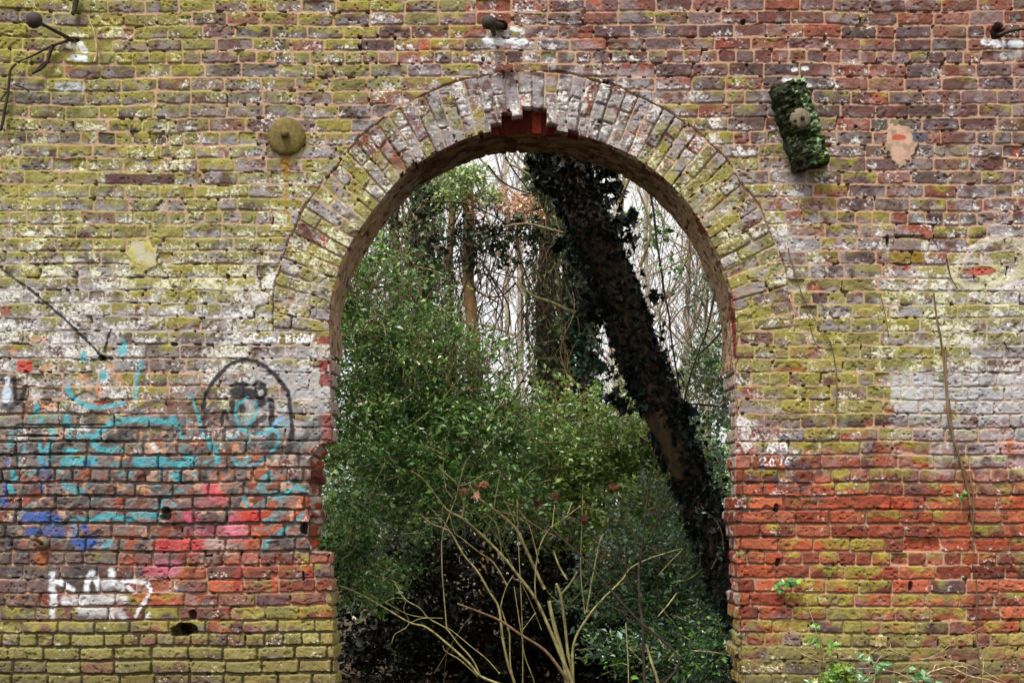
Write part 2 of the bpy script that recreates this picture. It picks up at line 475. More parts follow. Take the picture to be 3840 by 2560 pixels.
for w_, a_, pts in [(13, .8, [(0, 270), (100, 350), (190, 410), (330, 530), (440, 620), (560, 740), (650, 830), (715, 900)]), (14, .8, [(765, 700), (740, 770), (720, 850)]),
                    (10, .8, [(490, 905), (720, 907)]), (26, .8, [(700, 885), (725, 905)]), (40, .45, [(1030, 820), (1090, 800)]), (22, .75, [(95, 1040), (105, 1190)]), (20, .75, [(170, 1100), (135, 1200)]),
                    (40, .4, [(1010, 850), (980, 990)]), (30, .5, [(880, 1290), (1020, 1210), (1160, 1190)]), (50, .5, [(620, 1350), (640, 1290)])]:
    st(2, BLK, w_ * 1.35, min(1, a_ * 1.15), qc, pts, 0.5, 1.8375)
# class 1: turquoise tag
for w_, pts in [(100, [(1150, 470), (1150, 530)]), (150, [(1690, 400), (1680, 430)]), (60, [(1700, 280), (1710, 330)]), (100, [(1430, 730), (1420, 800)]), (60, [(1950, 580), (1870, 820), (1890, 900), (1840, 1080)]),
                (75, [(930, 940), (980, 1040), (1080, 1120), (1200, 1180), (1330, 1200)]), (80, [(1370, 1210), (1500, 1180), (1700, 1140)]), (90, [(500, 1190), (500, 1290)]),
                (55, [(430, 1320), (400, 1420)]), (55, [(550, 1330), (580, 1450)]), (90, [(930, 1330), (890, 1400), (980, 1450)])]:
    st(1, CYAN, w_, .92, qa, pts, 0.3)
for w_, pts in [(95, [(2350, 310), (2000, 265), (1700, 270), (1480, 340), (1370, 430), (1290, 530), (1300, 620), (1400, 680), (1540, 700)]), (90, [(620, 700), (700, 610)]), (90, [(890, 690), (1030, 690)]), (60, [(1080, 500), (1240, 480)]),
                (70, [(960, 400), (960, 520)]), (60, [(1640, 680), (1700, 700)])]:
    st(1, CYAN, w_, .92, q1, pts, 0.3)
for w_, pts in [(110, [(20, 620), (60, 690)]), (70, [(270, 310), (290, 330)]), (60, [(310, 400), (360, 520), (380, 620), (400, 700)]), (50, [(930, 390), (890, 520), (900, 620), (940, 720)]), (50, [(950, 400), (1060, 330)]),
                (50, [(1160, 390), (1190, 480), (1150, 600), (1080, 720), (960, 800), (850, 890)]), (60, [(930, 760), (1100, 840), (1300, 820), (1420, 760), (1490, 850), (1480, 950), (1380, 1090)]),
                (95, [(520, 900), (560, 1000), (620, 1100), (660, 1210)]), (45, [(120, 770), (150, 900)]), (45, [(430, 780), (450, 860)]), (110, [(20, 1240), (300, 1240)]), (90, [(200, 1130), (300, 1150)]),
                (45, [(860, 1180), (920, 1260), (1000, 1280)]), (50, [(1050, 1270), (1200, 1240), (1310, 1160)]), (130, [(40, 1400), (100, 1430)]), (70, [(1220, 1480), (1380, 1370)]), (60, [(300, 1370), (330, 1400)]), (50, [(1570, 1480), (1640, 1490)])]:
    st(1, CYAN, w_, .9, q2, pts, 0.3)
st(1, LBLUE, 70, .85, q2, [(1540, 590), (1420, 710)], 0.4)
for w_, pts in [(90, [(170, 230), (50, 270)]), (60, [(1150, 150), (1220, 280)]), (60, [(1720, 60), (1900, 0), (2040, 60)]), (60, [(1970, 350), (1840, 480)]), (80, [(1740, 550), (1640, 640)]), (80, [(1500, 730), (1410, 850)]),
                (60, [(1440, 450), (1590, 460)]), (50, [(230, 60), (300, 40)])]:
    st(1, CYAN, w_, .85, q4, pts, 0.35)
# class 3: white lettering
for w_, a_, pts in [(75, .95, [(720, 930), (715, 1140)]), (65, .95, [(740, 1010), (880, 1060), (1000, 1140)]), (85, .9, [(740, 1190), (740, 1330)]), (70, .7, [(715, 1370), (715, 1510)]),
                    (70, .95, [(1270, 890), (1200, 1030), (1190, 1150)]), (60, .95, [(1320, 990), (1355, 1120)]), (80, .95, [(1530, 880), (1540, 960)]), (130, .55, [(1440, 1060), (1500, 1060)]),
                    (80, .6, [(1580, 1040), (1680, 1110)]), (50, .85, [(1690, 1020), (1900, 1030), (2030, 1050), (2080, 1160)]), (50, .8, [(1770, 1100), (1840, 1170)]), (90, .5, [(880, 1270), (1200, 1240)]),
                    (60, .7, [(880, 1320), (1200, 1320)]), (110, .5, [(1290, 1270), (1700, 1260)]), (45, .8, [(2040, 1210), (1970, 1330)]), (45, .8, [(1930, 1380), (1870, 1500)]), (110, .5, [(1110, 1420), (1540, 1440)]),
                    (100, .4, [(1650, 1450), (1700, 1530)]), (60, .6, [(2020, 1520), (2050, 1480)])]:
    st(3, WHT, w_, a_, q3, pts, 0.4)
# class 4: small chalked name
for pts in [[(1195, 200), (1160, 190), (1140, 230), (1150, 275), (1205, 285)], [(1250, 262), (1230, 280), (1250, 298), (1272, 282), (1250, 262)], [(1312, 262), (1292, 280), (1312, 298), (1334, 280), (1312, 262)],
            [(1375, 215), (1362, 300)], [(1340, 248), (1410, 244)], [(1420, 284), (1448, 276), (1440, 262), (1420, 272), (1428, 298), (1450, 296)], [(1492, 232), (1474, 300)], [(1482, 256), (1512, 240)],
            [(1588, 190), (1592, 300)], [(1570, 205), (1630, 192), (1645, 222), (1600, 246), (1646, 270), (1600, 300)], [(1694, 240), (1694, 290), (1732, 292), (1746, 240), (1752, 298)],
            [(1795, 188), (1798, 302)], [(1850, 196), (1802, 250), (1850, 302)], [(1866, 268), (1908, 256), (1890, 234), (1866, 250), (1874, 292), (1912, 288)], [(1950, 205), (1934, 292)], [(1944, 230), (1982, 200)]]:
    st(4, WHT, 19, .95, qb, pts, 0.2)
# class 5: white initials and the year
for pts in [[(1010, 445), (985, 520), (965, 620)], [(1105, 450), (1015, 540), (1115, 600)], [(1160, 470), (1175, 545)], [(1130, 505), (1205, 495)],
            [(1240, 450), (1245, 590)], [(1240, 455), (1330, 450), (1345, 490), (1270, 520), (1365, 520), (1350, 590), (1245, 585)],
            [(810, 795), (850, 740), (915, 740), (930, 780), (840, 885), (975, 880)], [(1040, 770), (1010, 840), (1040, 910), (1085, 905), (1100, 830), (1070, 770), (1040, 770)], [(1260, 740), (1252, 880)],
            [(1395, 730), (1345, 790), (1335, 850), (1380, 885), (1420, 845), (1390, 805), (1345, 830)]]:
    st(5, WHT, 27, .95, q5, pts, 0.25, 5.463)
st(5, WHT, 26, .7, q5, [(830, 985), (960, 975)], .4, 5.463)
# class 6: grey-black smudges beside the initials
STR6 = []
for w_, a_, pts in [(50, .8, [(640, 140), (760, 170), (830, 280), (880, 370), (890, 600)]), (100, .5, [(1950, 450), (1950, 620)]), (110, .65, [(1560, 740), (1480, 860), (1400, 900), (1850, 920)]),
                    (120, .9, [(1150, 1160), (1180, 1230)]), (200, .55, [(1420, 1060), (1500, 1150)]), (130, .6, [(1180, 1300), (1350, 1340), (1500, 1410), (1650, 1390), (1750, 1310)]), (110, .6, [(600, 1170), (690, 1160)]),
                    (55, .8, [(1190, 320), (1300, 360)]), (60, .6, [(1140, 640), (1330, 610)]), (70, .6, [(860, 680), (870, 930)]), (50, .5, [(820, 1190), (1090, 1200)]), (60, .6, [(1940, 350), (2250, 360)])]:
    st(6, L_(66, 66, 74), w_, a_, q5, pts, 0.6, 5.463)
# rust runs, bird droppings, single odd bricks
st(0, L_(150, 96, 46), 34, .75, lambda x, y: (x, y), [(1072, 585), (1072, 640)], .6, 1)
st(0, L_(152, 124, 40), 15, .7, lambda x, y: (x, y), [(1072, 600), (1071, 800)], .5, 1)
st(0, L_(156, 92, 52), 46, .85, lambda x, y: (x, y), [(150, 2050), (156, 2105)], .6, 1)
for a, b, w_, c_ in [((1822, 150), (1878, 158), 26, WHT), ((1905, 150), (1965, 156), 26, WHT), ((1922, 108), (1960, 118), 16, WHT), ((3690, 160), (3760, 165), 24, WHT), ((3790, 166), (3828, 166), 26, WHT),
                     ((3765, 205), (3815, 205), 30, L_(190, 186, 180)), ((262, 172), (278, 180), 26, L_(215, 215, 190)), ((300, 165), (318, 190), 22, WHT), ((275, 215), (320, 222), 22, WHT), ((222, 326), (300, 326), 32, L_(196, 198, 200)),
                     ((2940, 300), (2965, 300), 18, WHT), ((3020, 318), (3035, 320), 16, WHT), ((2975, 262), (2985, 262), 14, WHT), ((3010, 258), (3025, 258), 16, WHT)]:
    st(0, c_, w_, .9, lambda x, y: (x, y), [a, b], .4, 1)


def seg_dist(x, y, pts):
    d = np.full(x.shape, 1e9, dtype=np.float32)
    for (x0, y0), (x1, y1) in zip(pts[:-1], pts[1:]):
        dx, dy = x1 - x0, y1 - y0
        L2 = dx * dx + dy * dy + 1e-6
        t = np.clip(((x - x0) * dx + (y - y0) * dy) / L2, 0, 1)
        d = np.minimum(d, np.hypot(x - x0 - t * dx, y - y0 - t * dy))
    return d


# holes: x, y, half width, half height, depth (px)
HOLES = [(1350, 140, 9, 6, 22), (1350, 178, 8, 12, 26), (1481, 144, 6, 8, 20), (1811, 223, 8, 9, 24), (2271, 305, 15, 8, 30), (2249, 455, 9, 7, 30), (854, 1036, 7, 8, 22), (917, 1034, 7, 6, 20),
         (386, 1342, 12, 10, 26), (651, 1290, 11, 7, 24), (700, 2358, 36, 24, 70), (668, 2366, 30, 18, 60), (722, 2304, 14, 24, 40), (2916, 2107, 9, 15, 30), (3415, 2197, 8, 17, 24), (622, 1928, 17, 24, 50), (3329, 905, 6, 26, 26),
         (3420, 886, 60, 5, 16), (3742, 112, 26, 32, 60), (1137, 2157, 5, 19, 24), (1875, 95, 22, 17, 40), (275, 150, 26, 10, 40), (285, 215, 4, 4, 8), (130, 1633, 120, 5, 22), (250, 1592, 190, 4, 14),
         (2800, 245, 5, 6, 18), (3015, 1498, 8, 6, 16), (2966, 1400, 6, 5, 16), (780, 2084, 16, 4, 18), (2785, 1550, 5, 5, 18), (1166, 1350, 5, 5, 12), (1183, 1350, 5, 5, 12), (1074, 1395, 6, 5, 12),
         (950, 1380, 4, 6, 12), (3050, 2338, 8, 5, 20), (2912, 1903, 10, 16, 24), (60, 2165, 14, 4, 20), (155, 2163, 10, 5, 20), (1140, 1978, 14, 20, 50), (1165, 1985, 12, 18, 40), (2990, 2270, 7, 5, 18),
         (870, 1232, 3, 5, 10), (2894, 1320, 6, 5, 14), (2878, 1296, 6, 4, 14), (3210, 475, 6, 6, 14), (3273, 487, 6, 5, 14), (3110, 548, 8, 5, 14), (3740, 595, 40, 4, 12), (2695, 40, 8, 8, 20), (2785, 85, 10, 9, 22)]
PLASTER = [((540, 952), 62, 62, (196, 186, 104), 1), ((3372, 548), 60, 80, (188, 154, 132), 2), ((3380, 500), 40, 30, (188, 154, 132), 2)]


def wall_fields(x, y):
    """x, y (n,) px -> height outwards (px), colour (n,3), class (n,)"""
    n = len(x)
    x = x.astype(np.float32); y = y.astype(np.float32)
    wy = y + (vn(x, y, 300, 1) - 0.5) * 9 + (vn(x, y, 60, 2) - .5) * 4.5
    tl = np.clip((700 - x) / 700, 0, 1) * np.clip((700 - y) / 700, 0, 1)
    wy = wy - tl * 16 * (x / 300.0 - 1)
    wx = x + (vn(x, y, 220, 3) - 0.5) * 6 + (vn(x, y, 45, 4) - .5) * 4
    fine = fbm(x, y, 14, 5, 3)
    fine2 = fbm(x, y, 6, 6, 2)
    mid = fbm(x, y, 48, 7, 3)
    broad = fbm(x, y, 260, 8, 3)
    # regular courses
    r = np.searchsorted(bounds, wy)
    lo = np.concatenate([[-400], bounds])[r]; hi = np.concatenate([bounds, [2720]])[r]
    key = wx.astype(np.float64) + r * 1e5
    j = np.searchsorted(JK, key)
    j = np.clip(j, 1, len(JK) - 1)
    dl = key - JK[j - 1]; dr = JK[j] - key
    dl = dl.astype(np.float32); dr = dr.astype(np.float32)
    dt = (wy - lo).astype(np.float32); db = (hi - wy).astype(np.float32)
    bid = j.copy()
    vloc = dt / (hi - lo)
    # arch ring
    ax = x - CX; ay = CY - y
    ang = np.arctan2(ay, ax); rr = np.hypot(ax, ay)
    rin = r_in(ang)
    v = rr - rin + (mid - .5) * 8
    ringtop = 216 + (vn(x, y, 70, 9) - .5) * 12
    in_ring = (y < 1245) & (v < ringtop) & (ang > 0.06) & (ang < math.pi - 0.06)
    rmid = rin + 108
    aa = np.linspace(0, math.pi, 721)
    rm = r_in(aa) + 108
    arc = np.concatenate([[0], np.cumsum(np.hypot(np.diff(rm * np.cos(aa)), np.diff(rm * np.sin(aa))))])
    u = np.interp(ang, aa, arc)
    nv = 62; pitch = arc[-1] / nv
    uu = u + (vn(x, y, 80, 10) - .5) * 5
    k = np.clip(np.floor(uu / pitch).astype(int), 0, nv - 1)
    kr = np.random.RandomState(31).rand(nv, 4)
    split = np.where(k % 2 == 0, 74, 140) + (kr[k, 0] - .5) * 16
    inner = v < split
    rdl = (uu - k * pitch).astype(np.float32); rdr = ((k + 1) * pitch - uu).astype(np.float32)
    rdt = np.where(inner, v + 30, v - split).astype(np.float32); rdb = np.where(inner, split - v, ringtop - v).astype(np.float32)
    rid = NB + k * 2 + inner
    dl = np.where(in_ring, rdl, dl); dr = np.where(in_ring, rdr, dr)
    dt = np.where(in_ring, rdt, dt); db = np.where(in_ring, rdb, db)
    # bricks of the courses are cut by the ring
    cut = (v - ringtop - 1)
    cutm = (~in_ring) & (y < 1245) & (cut < 60)
    db = np.where(cutm, np.minimum(db, cut), db)
    bid = np.where(in_ring, rid, bid)
    b = brnd[bid]
    M, W, R, D = F_M(x, y), F_W(x, y), F_R(x, y), F_D(x, y)
    M = M + in_ring * .10 * sm(480, 640, y) - in_ring * .12 * sm(560, 440, y)
    W = W - .10 * sm(1500, 1800, y)
    # rounded brick outline
    dx = np.minimum(dl, dr); dy = np.minimum(dt, db - 3.2 * sm(.3, .8, D))
    rough_e = (fine - .5) * 9 + (mid - .5) * 4 + (b[:, 4] > .85) * (mid - .35) * 10
    jw = 1.2 + 1.7 * (1 - np.clip(D * 1.5, 0, 1)) + (b[:, 5] - .5) * 1.6
    cr = 5 + 7 * b[:, 6]
    cxd = np.maximum(cr - (dx - jw), 0); cyd = np.maximum(cr - (dy - jw), 0)
    e = cr - np.hypot(cxd, cyd)
    e = np.where((cxd > 0) | (cyd > 0), e, np.minimum(dx - jw, dy - jw))
    e = e + rough_e * 0.62
    bm = sm(-0.8, 2.2, e)
    # geometry
    flat = sm(.45, .8, fbm(x, y, 190, 12, 2) + W * .35)        # joints smeared flush here and there
    rec = (2.4 + D * 24) * (1 - .75 * flat * (D < .45)) + (fine - .5) * 4
    prof = sm(0, 5.5, e) * .5 + bm * .5
    pits = sm(.70, .80, vn(x, y, 11, 14)) * sm(.4, .6, vn(x, y, 60, 15))
    boff = (b[:, 0] - .5) * (3.5 + 6 * D) - (b[:, 1] > .965) * 7
    tilt = (b[:, 2] - .5) * (vloc - .5) * 5
    surf = (mid - .5) * 5 + (fine - .5) * (3.2 + 3 * R) + (fine2 - .5) * 1.6 - pits * 4.5
    spall = sm(.62, .72, fbm(x + b[:, 7] * 500, y, 60, 16, 2)) * (b[:, 8] > .55)
    surf = surf - spall * (3 + 4 * D)
    h = -rec + prof * (rec + boff + tilt + surf) + (broad - .5) * 10
    # lost mortar
    jh = (1 - bm) * sm(.74, .82, vn(x, y, 17, 17)) * sm(.45, .55, vn(x, y, 120, 18))
    h = h - jh * 22
    h = h - (1 - bm) * in_ring * sm(.5, .62, vn(uu, v * .1, 20, 19)) * 10
    # ---------------- colour
    pick = (b[:, 3] * 5.99).astype(int); pickm = (b[:, 3] * 6.99).astype(int)
    c_lo = PAL_LO[pick]; c_md = PAL_MD[pickm]; c_hi = PAL_HI[pick]
    t = np.clip(R + (b[:, 9] - .5) * .35 + (mid - .5) * .3, 0, 1)
    t1 = sm(.12, .42, t)[:, None]; t2 = sm(.5, .78, t)[:, None]
    c = c_lo + (c_md - c_lo) * t1
    c = c + (c_hi - c) * t2
    c = c * (0.86 + .32 * mid[:, None]) * (0.76 + .46 * b[:, 10:11])
    c = mix(c, L_(62, 52, 52), sm(.62, .8, fbm(x, y, 40, 20, 2)) * .5)
    c = mix(c, L_(170, 94, 68), spall * sm(.3, .6, R) * .55)
    c = mix(c, L_(160, 80, 56), spall * (b[:, 9] > .8) * .8)
    # grey bloom, mostly on the lower half of a brick
    low = sm(.25, .8, np.where(in_ring, .55, vloc))
    gz = fbm(x, y, 34, 21, 3)
    gm = sm(-.06, .22, gz - .66 + W * .34 + low * .1 + (b[:, 11] - .5) * .22)
    gcol = L_(158, 152, 152)
    c = mix(c, gcol, gm * (.35 + .5 * sm(.15, .6, W)) * (1 - sm(.55, .85, R) * .85))
    # moss film, mostly on the upper half
    ms = fbm(x, y, 42, 22, 3) * .55 + fine * .18 + fine2 * .08 + .095
    mm = sm(-.07, .2, ms - .77 + M * .50 - (low - .5) * .18 + (b[:, 7] - .5) * .36)
    mcol = np.where((vn(x, y, 130, 23) > .5)[:, None], L_(147, 139, 62), L_(134, 129, 72)) * (0.72 + .6 * mid[:, None])
    low_moss = sm(2230, 2420, y + (broad - .5) * 160)
    mcol = mcol + (L_(150, 142, 80) * (.5 + .7 * mid[:, None] + .25 * b[:, 10:11]) - mcol) * low_moss[:, None]
    c = mix(c, mcol, mm * (.82 - .08 * low_moss))
    c = mix(c, L_(84, 74, 44), sm(2400, 2580, y + (mid - .5) * 120) * .55)
    # lime and lichen flecks
    wz = fbm(x, y, 7.5, 24, 3, .75) * .56 + fbm(x, y, 44, 25, 2) * .44
    wm = sm(-.02, .08, wz - .735 + W * .26 + low * .05 - in_ring * .012 + (b[:, 2] - .5) * .10)
    wcol = np.where((M > .66)[:, None], L_(218, 216, 186), L_(222, 218, 212))
    c = mix(c, wcol, wm * (.7 + .25 * fine2))
    # dark specks
    dk = sm(.78, .84, fbm(x, y, 7, 26, 2))
    c = mix(c, L_(48, 42, 36), dk * .7)
    # mortar
    mor = np.tile(L_(184, 148, 122), (n, 1))
    mor = mix(mor, L_(172, 112, 82), sm(.4, .6, R) * (y < 900))
    mor = mix(mor, L_(176, 166, 158), sm(.45, .75, W))
    mor = mix(mor, L_(172, 158, 100), sm(.46, .7, M * .8 + (mid - .5) * .7))
    mor = mix(mor, L_(150, 136, 124), sm(.5, .8, D))
    mor = mix(mor, L_(120, 112, 70), low_moss * .8)
    mor = mor * (0.75 + .5 * fine[:, None])
    c = c * bm[:, None] + mor * (1 - bm[:, None])
    # grey paint bands
    gp = sm(3335, 3352, x + (fine - .5) * 70 + (mid - .5) * 60) * sm(1390, 1402, y + (fine - .5) * 30 + (mid - .5) * 50) * (1 - sm(1600, 1830, y - (mid - .5) * 260 + (x < 3480) * 80))
    gp = gp * sm(.30, .40, fbm(x, y, 44, 27, 3) + (y < 1640) * .12 + (b[:, 8] - .5) * .2) * (bm * .7 + .3 * (y < 1560))
    c = mix(c, L_(184, 182, 184), gp * .9 * (.6 + .4 * sm(.3, .6, fine)))
    lp = sm(905, 960, x + (mid - .5) * 120) * sm(1376, 1384, y) * (1 - sm(1640, 1700, y)) * (x < 1300)
    lp = lp * sm(.36, .46, fbm(x, y, 70, 28, 2) + (b[:, 8] - .5) * .3) * (bm * .8 + .2)
    c = mix(c, L_(176, 174, 174), lp * .85)
    # raw red ends next to the left jamb
    re = (x > 1196 + (mid - .5) * 40) & (x < 1300) & (y > 1260) & (y < 1660) & (b[:, 6] > .35)
    c = mix(c, L_(132, 50, 42), (re * bm * .85).astype(np.float32))
    # thin old paint all over the sprayed corner
    zone = sm(1240, 1190, x) * sm(1480, 1640, y) * (1 - sm(2040, 2120, y))
    ca, sa = .82, .57
    xr = x * ca - y * sa; yr = x * sa + y * ca
    sp = fbm(xr / 2.2, yr, 26, 29, 3)
    sp2 = fbm(xr / 2.2 + 900, yr + 300, 24, 30, 3)
    c = mix(c, L_(124, 118, 112), zone * sm(.38, .5, sp) * .75)
    c = mix(c, L_(84, 170, 178), zone * sm(.60, .70, sp2) * (1 - sm(1880, 1980, y)) * .5)
    c = mix(c, L_(62, 58, 60), zone * sm(.56, .68, sp) * .65)
    c = mix(c, L_(206, 160, 132), zone * sm(.7, .76, fbm(x + 77, y, 30, 32, 2)) * .6)
    # strokes
    cls = np.zeros(n, dtype=np.int8)
    cls[in_ring] = 10
    edge_n = (fine - .5) * 9 + (fine2 - .5) * 5
    for (cl, col, w, al, soft, pts) in STR:
        pa = np.array(pts)
        pad = w + 16
        sel = np.nonzero((x > pa[:, 0].min() - pad) & (x < pa[:, 0].max() + pad) & (y > pa[:, 1].min() - pad) & (y < pa[:, 1].max() + pad))[0]
        if not len(sel): continue
        small = cl in (4, 5)
        d = seg_dist(x[sel], y[sel], pts) + edge_n[sel] * (.12 if small else .9 if soft > .2 else .3)
        if cl == 1: w, soft, al = w * .86, .5, al * .86
        if cl == 3: w, soft = w * 1.12, .55
        m = 1 - sm(w * .5 * (1 - soft), w * .5 * (1 + soft), d)
        wear = 1 if small else sm(.2, .5, fbm(x[sel], y[sel], 22, 33, 3) * .6 + vn(x[sel], y[sel], 90, 34) * .4 + .14)
        if cl == 2: al, wear = min(1, al * 1.15), np.sqrt(wear)
        m = m * al * wear * (1 - .9 * sm(9, 16, -h[sel]))
        c[sel] = c[sel] + (col - c[sel]) * m[:, None]
        if cl and cl < 7:
            cls[sel[m > .45]] = cl
    # plaster patches
    for pi, ((px, py), ax_, ay_, col, pid) in enumerate(PLASTER):
        sel = np.nonzero((np.abs(x - px) < ax_ * 1.5) & (np.abs(y - py) < ay_ * 1.5))[0]
        if not len(sel): continue
        xx = x[sel]; yy = y[sel]
        d = np.hypot((xx - px) / ax_, (yy - py) / ay_) + (vn(xx, yy, 38, 40) - .5) * .55 + (fine[sel] - .5) * .5
        m = 1 - sm(.93, 1.0, d)
        flat_h = 5 + (vn(xx, yy, 50, 41) - .5) * 4 + (fine[sel] - .5) * 1.5
        h[sel] = h[sel] * (1 - m) + flat_h * m
        cc = lin(col) * (.62 + .45 * mid[sel][:, None] + .3 * fine[sel][:, None])
        cc = mix(cc.astype(np.float32), L_(128, 112, 92), sm(.5, .75, fbm(xx, yy, 26, 45, 3)) * .6)
        if pid == 1:
            cc = mix(cc.astype(np.float32), L_(186, 180, 160), sm(.5, .7, fbm(xx, yy, 40, 42, 2)) * .8)
        if pid == 2:
            rb = (1 - sm(.8, 1.0, np.hypot((xx - 3368) / 30, (yy - 517) / 13) + (fine[sel] - .5) * .4))
            cc = mix(cc.astype(np.float32), L_(172, 82, 58), rb * .9)
        c[sel] = c[sel] * (1 - m[:, None]) + cc * m[:, None]
        cls[sel[m > .5]] = 6 + pid
    # mortar smeared round bricks at the right edge
    sel = np.nonzero((x > 3540) & (x < 3960) & (y > 880) & (y < 1120))[0]
    if len(sel):
        xx, yy = x[sel], y[sel]
        d1 = np.minimum(np.abs(np.hypot((xx - 3745) / 1.35, (yy - 975)) - 78), np.abs(np.hypot((xx - 3660) / 1.5, (yy - 1030)) - 52)) + (fine[sel] - .5) * 44 + (mid[sel] - .5) * 50
        m = (1 - sm(8, 22, d1)) * .62
        m *= (1 - (1 - sm(.8, 1, np.hypot((xx - 3680) / 60, (yy - 1017) / 20))))
        h[sel] = h[sel] * (1 - m) + (4 + (fine[sel] - .5) * 4) * m
        cc = np.where((yy + (xx - 3700) * .1 > 985 + (mid[sel] - .5) * 60)[:, None], L_(204, 200, 150), L_(208, 196, 180)) * (.8 + .4 * fine[sel][:, None])
        c[sel] = c[sel] * (1 - m[:, None]) + cc * m[:, None]
        rb = (1 - sm(.85, 1.0, np.hypot((xx - 3680) / 58, (yy - 1017) / 18) + (fine[sel] - .5) * .3))
        c[sel] = mix(c[sel], L_(176, 90, 70), rb * .9)
        cls[sel[m > .5]] = 9
    # odd single bricks
    for x0, x1, y0, y1, col in ((65, 120, 1352, 1392, (192, 74, 58)), (0, 42, 1148, 1184, (140, 84, 64)), (395, 655, 653, 690, (86, 58, 58)), (3335, 3455, 902, 940, (132, 112, 104)), (3335, 3458, 943, 986, (128, 104, 24)),
                                (3420, 3480, 495, 532, (84, 84, 92)), (420, 455, 1392, 1425, (176, 140, 110)), (3300, 3425, 1880, 1912, (180, 82, 56)), (3398, 3530, 393, 430, (88, 66, 62)), (1340, 1390, 560, 575, (90, 84, 84))):
        m = sm(x0 - 3, x0 + 3, x + (fine - .5) * 8) * (1 - sm(x1 - 3, x1 + 3, x + (fine - .5) * 8)) * sm(y0 - 3, y0 + 3, y + (fine - .5) * 6) * (1 - sm(y1 - 3, y1 + 3, y + (fine - .5) * 6))
        c = mix(c, lin(col), m * (.75 + .25 * mid))
    # dark cracks: over the ring
    crk = (np.abs(v - ringtop - 2 + (fine - .5) * 6) < 2.6) & (y < 1245) & (vn(x, y, 90, 44) > .42)
    h = h - crk * 9
    # holes
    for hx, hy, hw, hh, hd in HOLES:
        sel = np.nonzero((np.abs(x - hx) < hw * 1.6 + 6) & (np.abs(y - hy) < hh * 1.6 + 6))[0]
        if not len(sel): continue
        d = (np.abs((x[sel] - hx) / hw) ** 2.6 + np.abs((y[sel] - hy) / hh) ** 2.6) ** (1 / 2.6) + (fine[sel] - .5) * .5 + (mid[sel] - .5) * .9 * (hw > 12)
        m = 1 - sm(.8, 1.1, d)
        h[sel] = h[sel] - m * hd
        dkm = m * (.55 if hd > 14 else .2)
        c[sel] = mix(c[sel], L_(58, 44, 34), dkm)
    # broken-out crown of the arch
    nt = notch(x)
    nm = in_ring & (rr - rin < nt)
    if nm.any():
        kk = (u / (pitch * .97)); f = np.abs(kk - np.round(kk)) * pitch
        inner_h = -62 - (f < 3) * 10 + (brnd[NB + 200 + (k % 50), 1] - .5) * 26 + (fine - .5) * 6
        h = np.where(nm, inner_h, h)
        cn = L_(120, 44, 32) * (.6 + .8 * mid[:, None])
        cn = np.where((f < 3)[:, None], L_(70, 44, 34), cn)
        c = np.where(nm[:, None], cn, c)
    g_ = (c @ np.array([.3, .5, .2], dtype=np.float32))[:, None]
    pnt = (cls > 0) & (cls < 6)
    c = np.where(pnt[:, None], c * .8, (g_ + (c - g_) * 1.02) * .76)          # whole face toned down evenly, painted strokes slightly less
    c = np.clip(c, 0.006, .86)
    return h.astype(np.float32), c.astype(np.float32), cls


def opening(x, y):
    a = np.arctan2(CY - y, x - CX); rr = np.hypot(x - CX, CY - y)
    return np.where(y < CY, rr < r_in(a), (x > left_x(y)) & (x < right_x(y)))


def axis(a0, f0, f1, a1, df, dc):
    return np.concatenate([np.arange(a0, f0, dc), np.arange(f0, f1, df), np.arange(f1, a1 + dc, dc)])


gx = axis(-1150, -60, 3900, 4990, 2.3, 6.0)
gy = axis(-100, -20, 2600, 2632, 2.3, 4.0)
NX, NY = len(gx), len(gy)
X2, Y2 = np.meshgrid(gx, gy)
xf, yf = X2.ravel(), Y2.ravel()
op = opening(xf, yf)
keep = np.nonzero(~op)[0]
H = np.zeros(NX * NY, np.float32); COL = np.full((NX * NY, 3), .2, np.float32); CLS = np.zeros(NX * NY, np.int8)
# faces: drop those wholly inside the opening
opg = op.reshape(NY, NX)
fin = opg[:-1, :-1] & opg[:-1, 1:] & opg[1:, :-1] & opg[1:, 1:]
fi, fj = np.nonzero(~fin)
v00 = fi * NX + fj
quads = np.stack([v00, v00 + NX, v00 + NX + 1, v00 + 1], 1)
used = np.zeros(NX * NY, bool); used[quads.ravel()] = True
ui = np.nonzero(used)[0]
H[ui], COL[ui], CLS[ui] = wall_fields(xf[ui], yf[ui])
co = np.stack([(xf - HX) / S, -H / S, (GY - yf) / S], 1).astype(np.float32)

wall = empty('brick_wall', (0, 0, 0), 'old weathered brick wall with a round arch, moss, peeling limewash and sprayed graffiti', 'wall')
fc = CLS[quads]
fcls = fc[:, 0]                        # class of a face = class of its first corner
PARTS = {0: ('brickwork', None), 10: ('arch_ring', None),
         1: ('graffiti', 'turquoise sprayed tag with a long curved bar'), 2: ('graffiti', 'black sprayed round head outline and lines'),
         3: ('graffiti', 'white sprayed lettering low on the wall'), 4: ('graffiti', 'small white handwritten name'),
         5: ('graffiti', 'white chalked initials and year 2016'), 6: ('graffiti', 'grey black sprayed smudges beside the arch'),
         7: ('plaster_patch', 'yellowish plaster patch'), 8: ('plaster_patch', 'pink mortar patch round one red brick'), 9: ('plaster_patch', 'pale mortar smeared round loose bricks')}
for cl, (nm, lb) in PARTS.items():
    q = quads[fcls == cl]
    if not len(q): continue
    vi, inv = np.unique(q.ravel(), return_inverse=True)
    o = mesh_np(nm, co[vi], inv.reshape(-1, 4), M_WALL, COL[vi], wall)
    if lb: o['label'] = lb
del X2, Y2

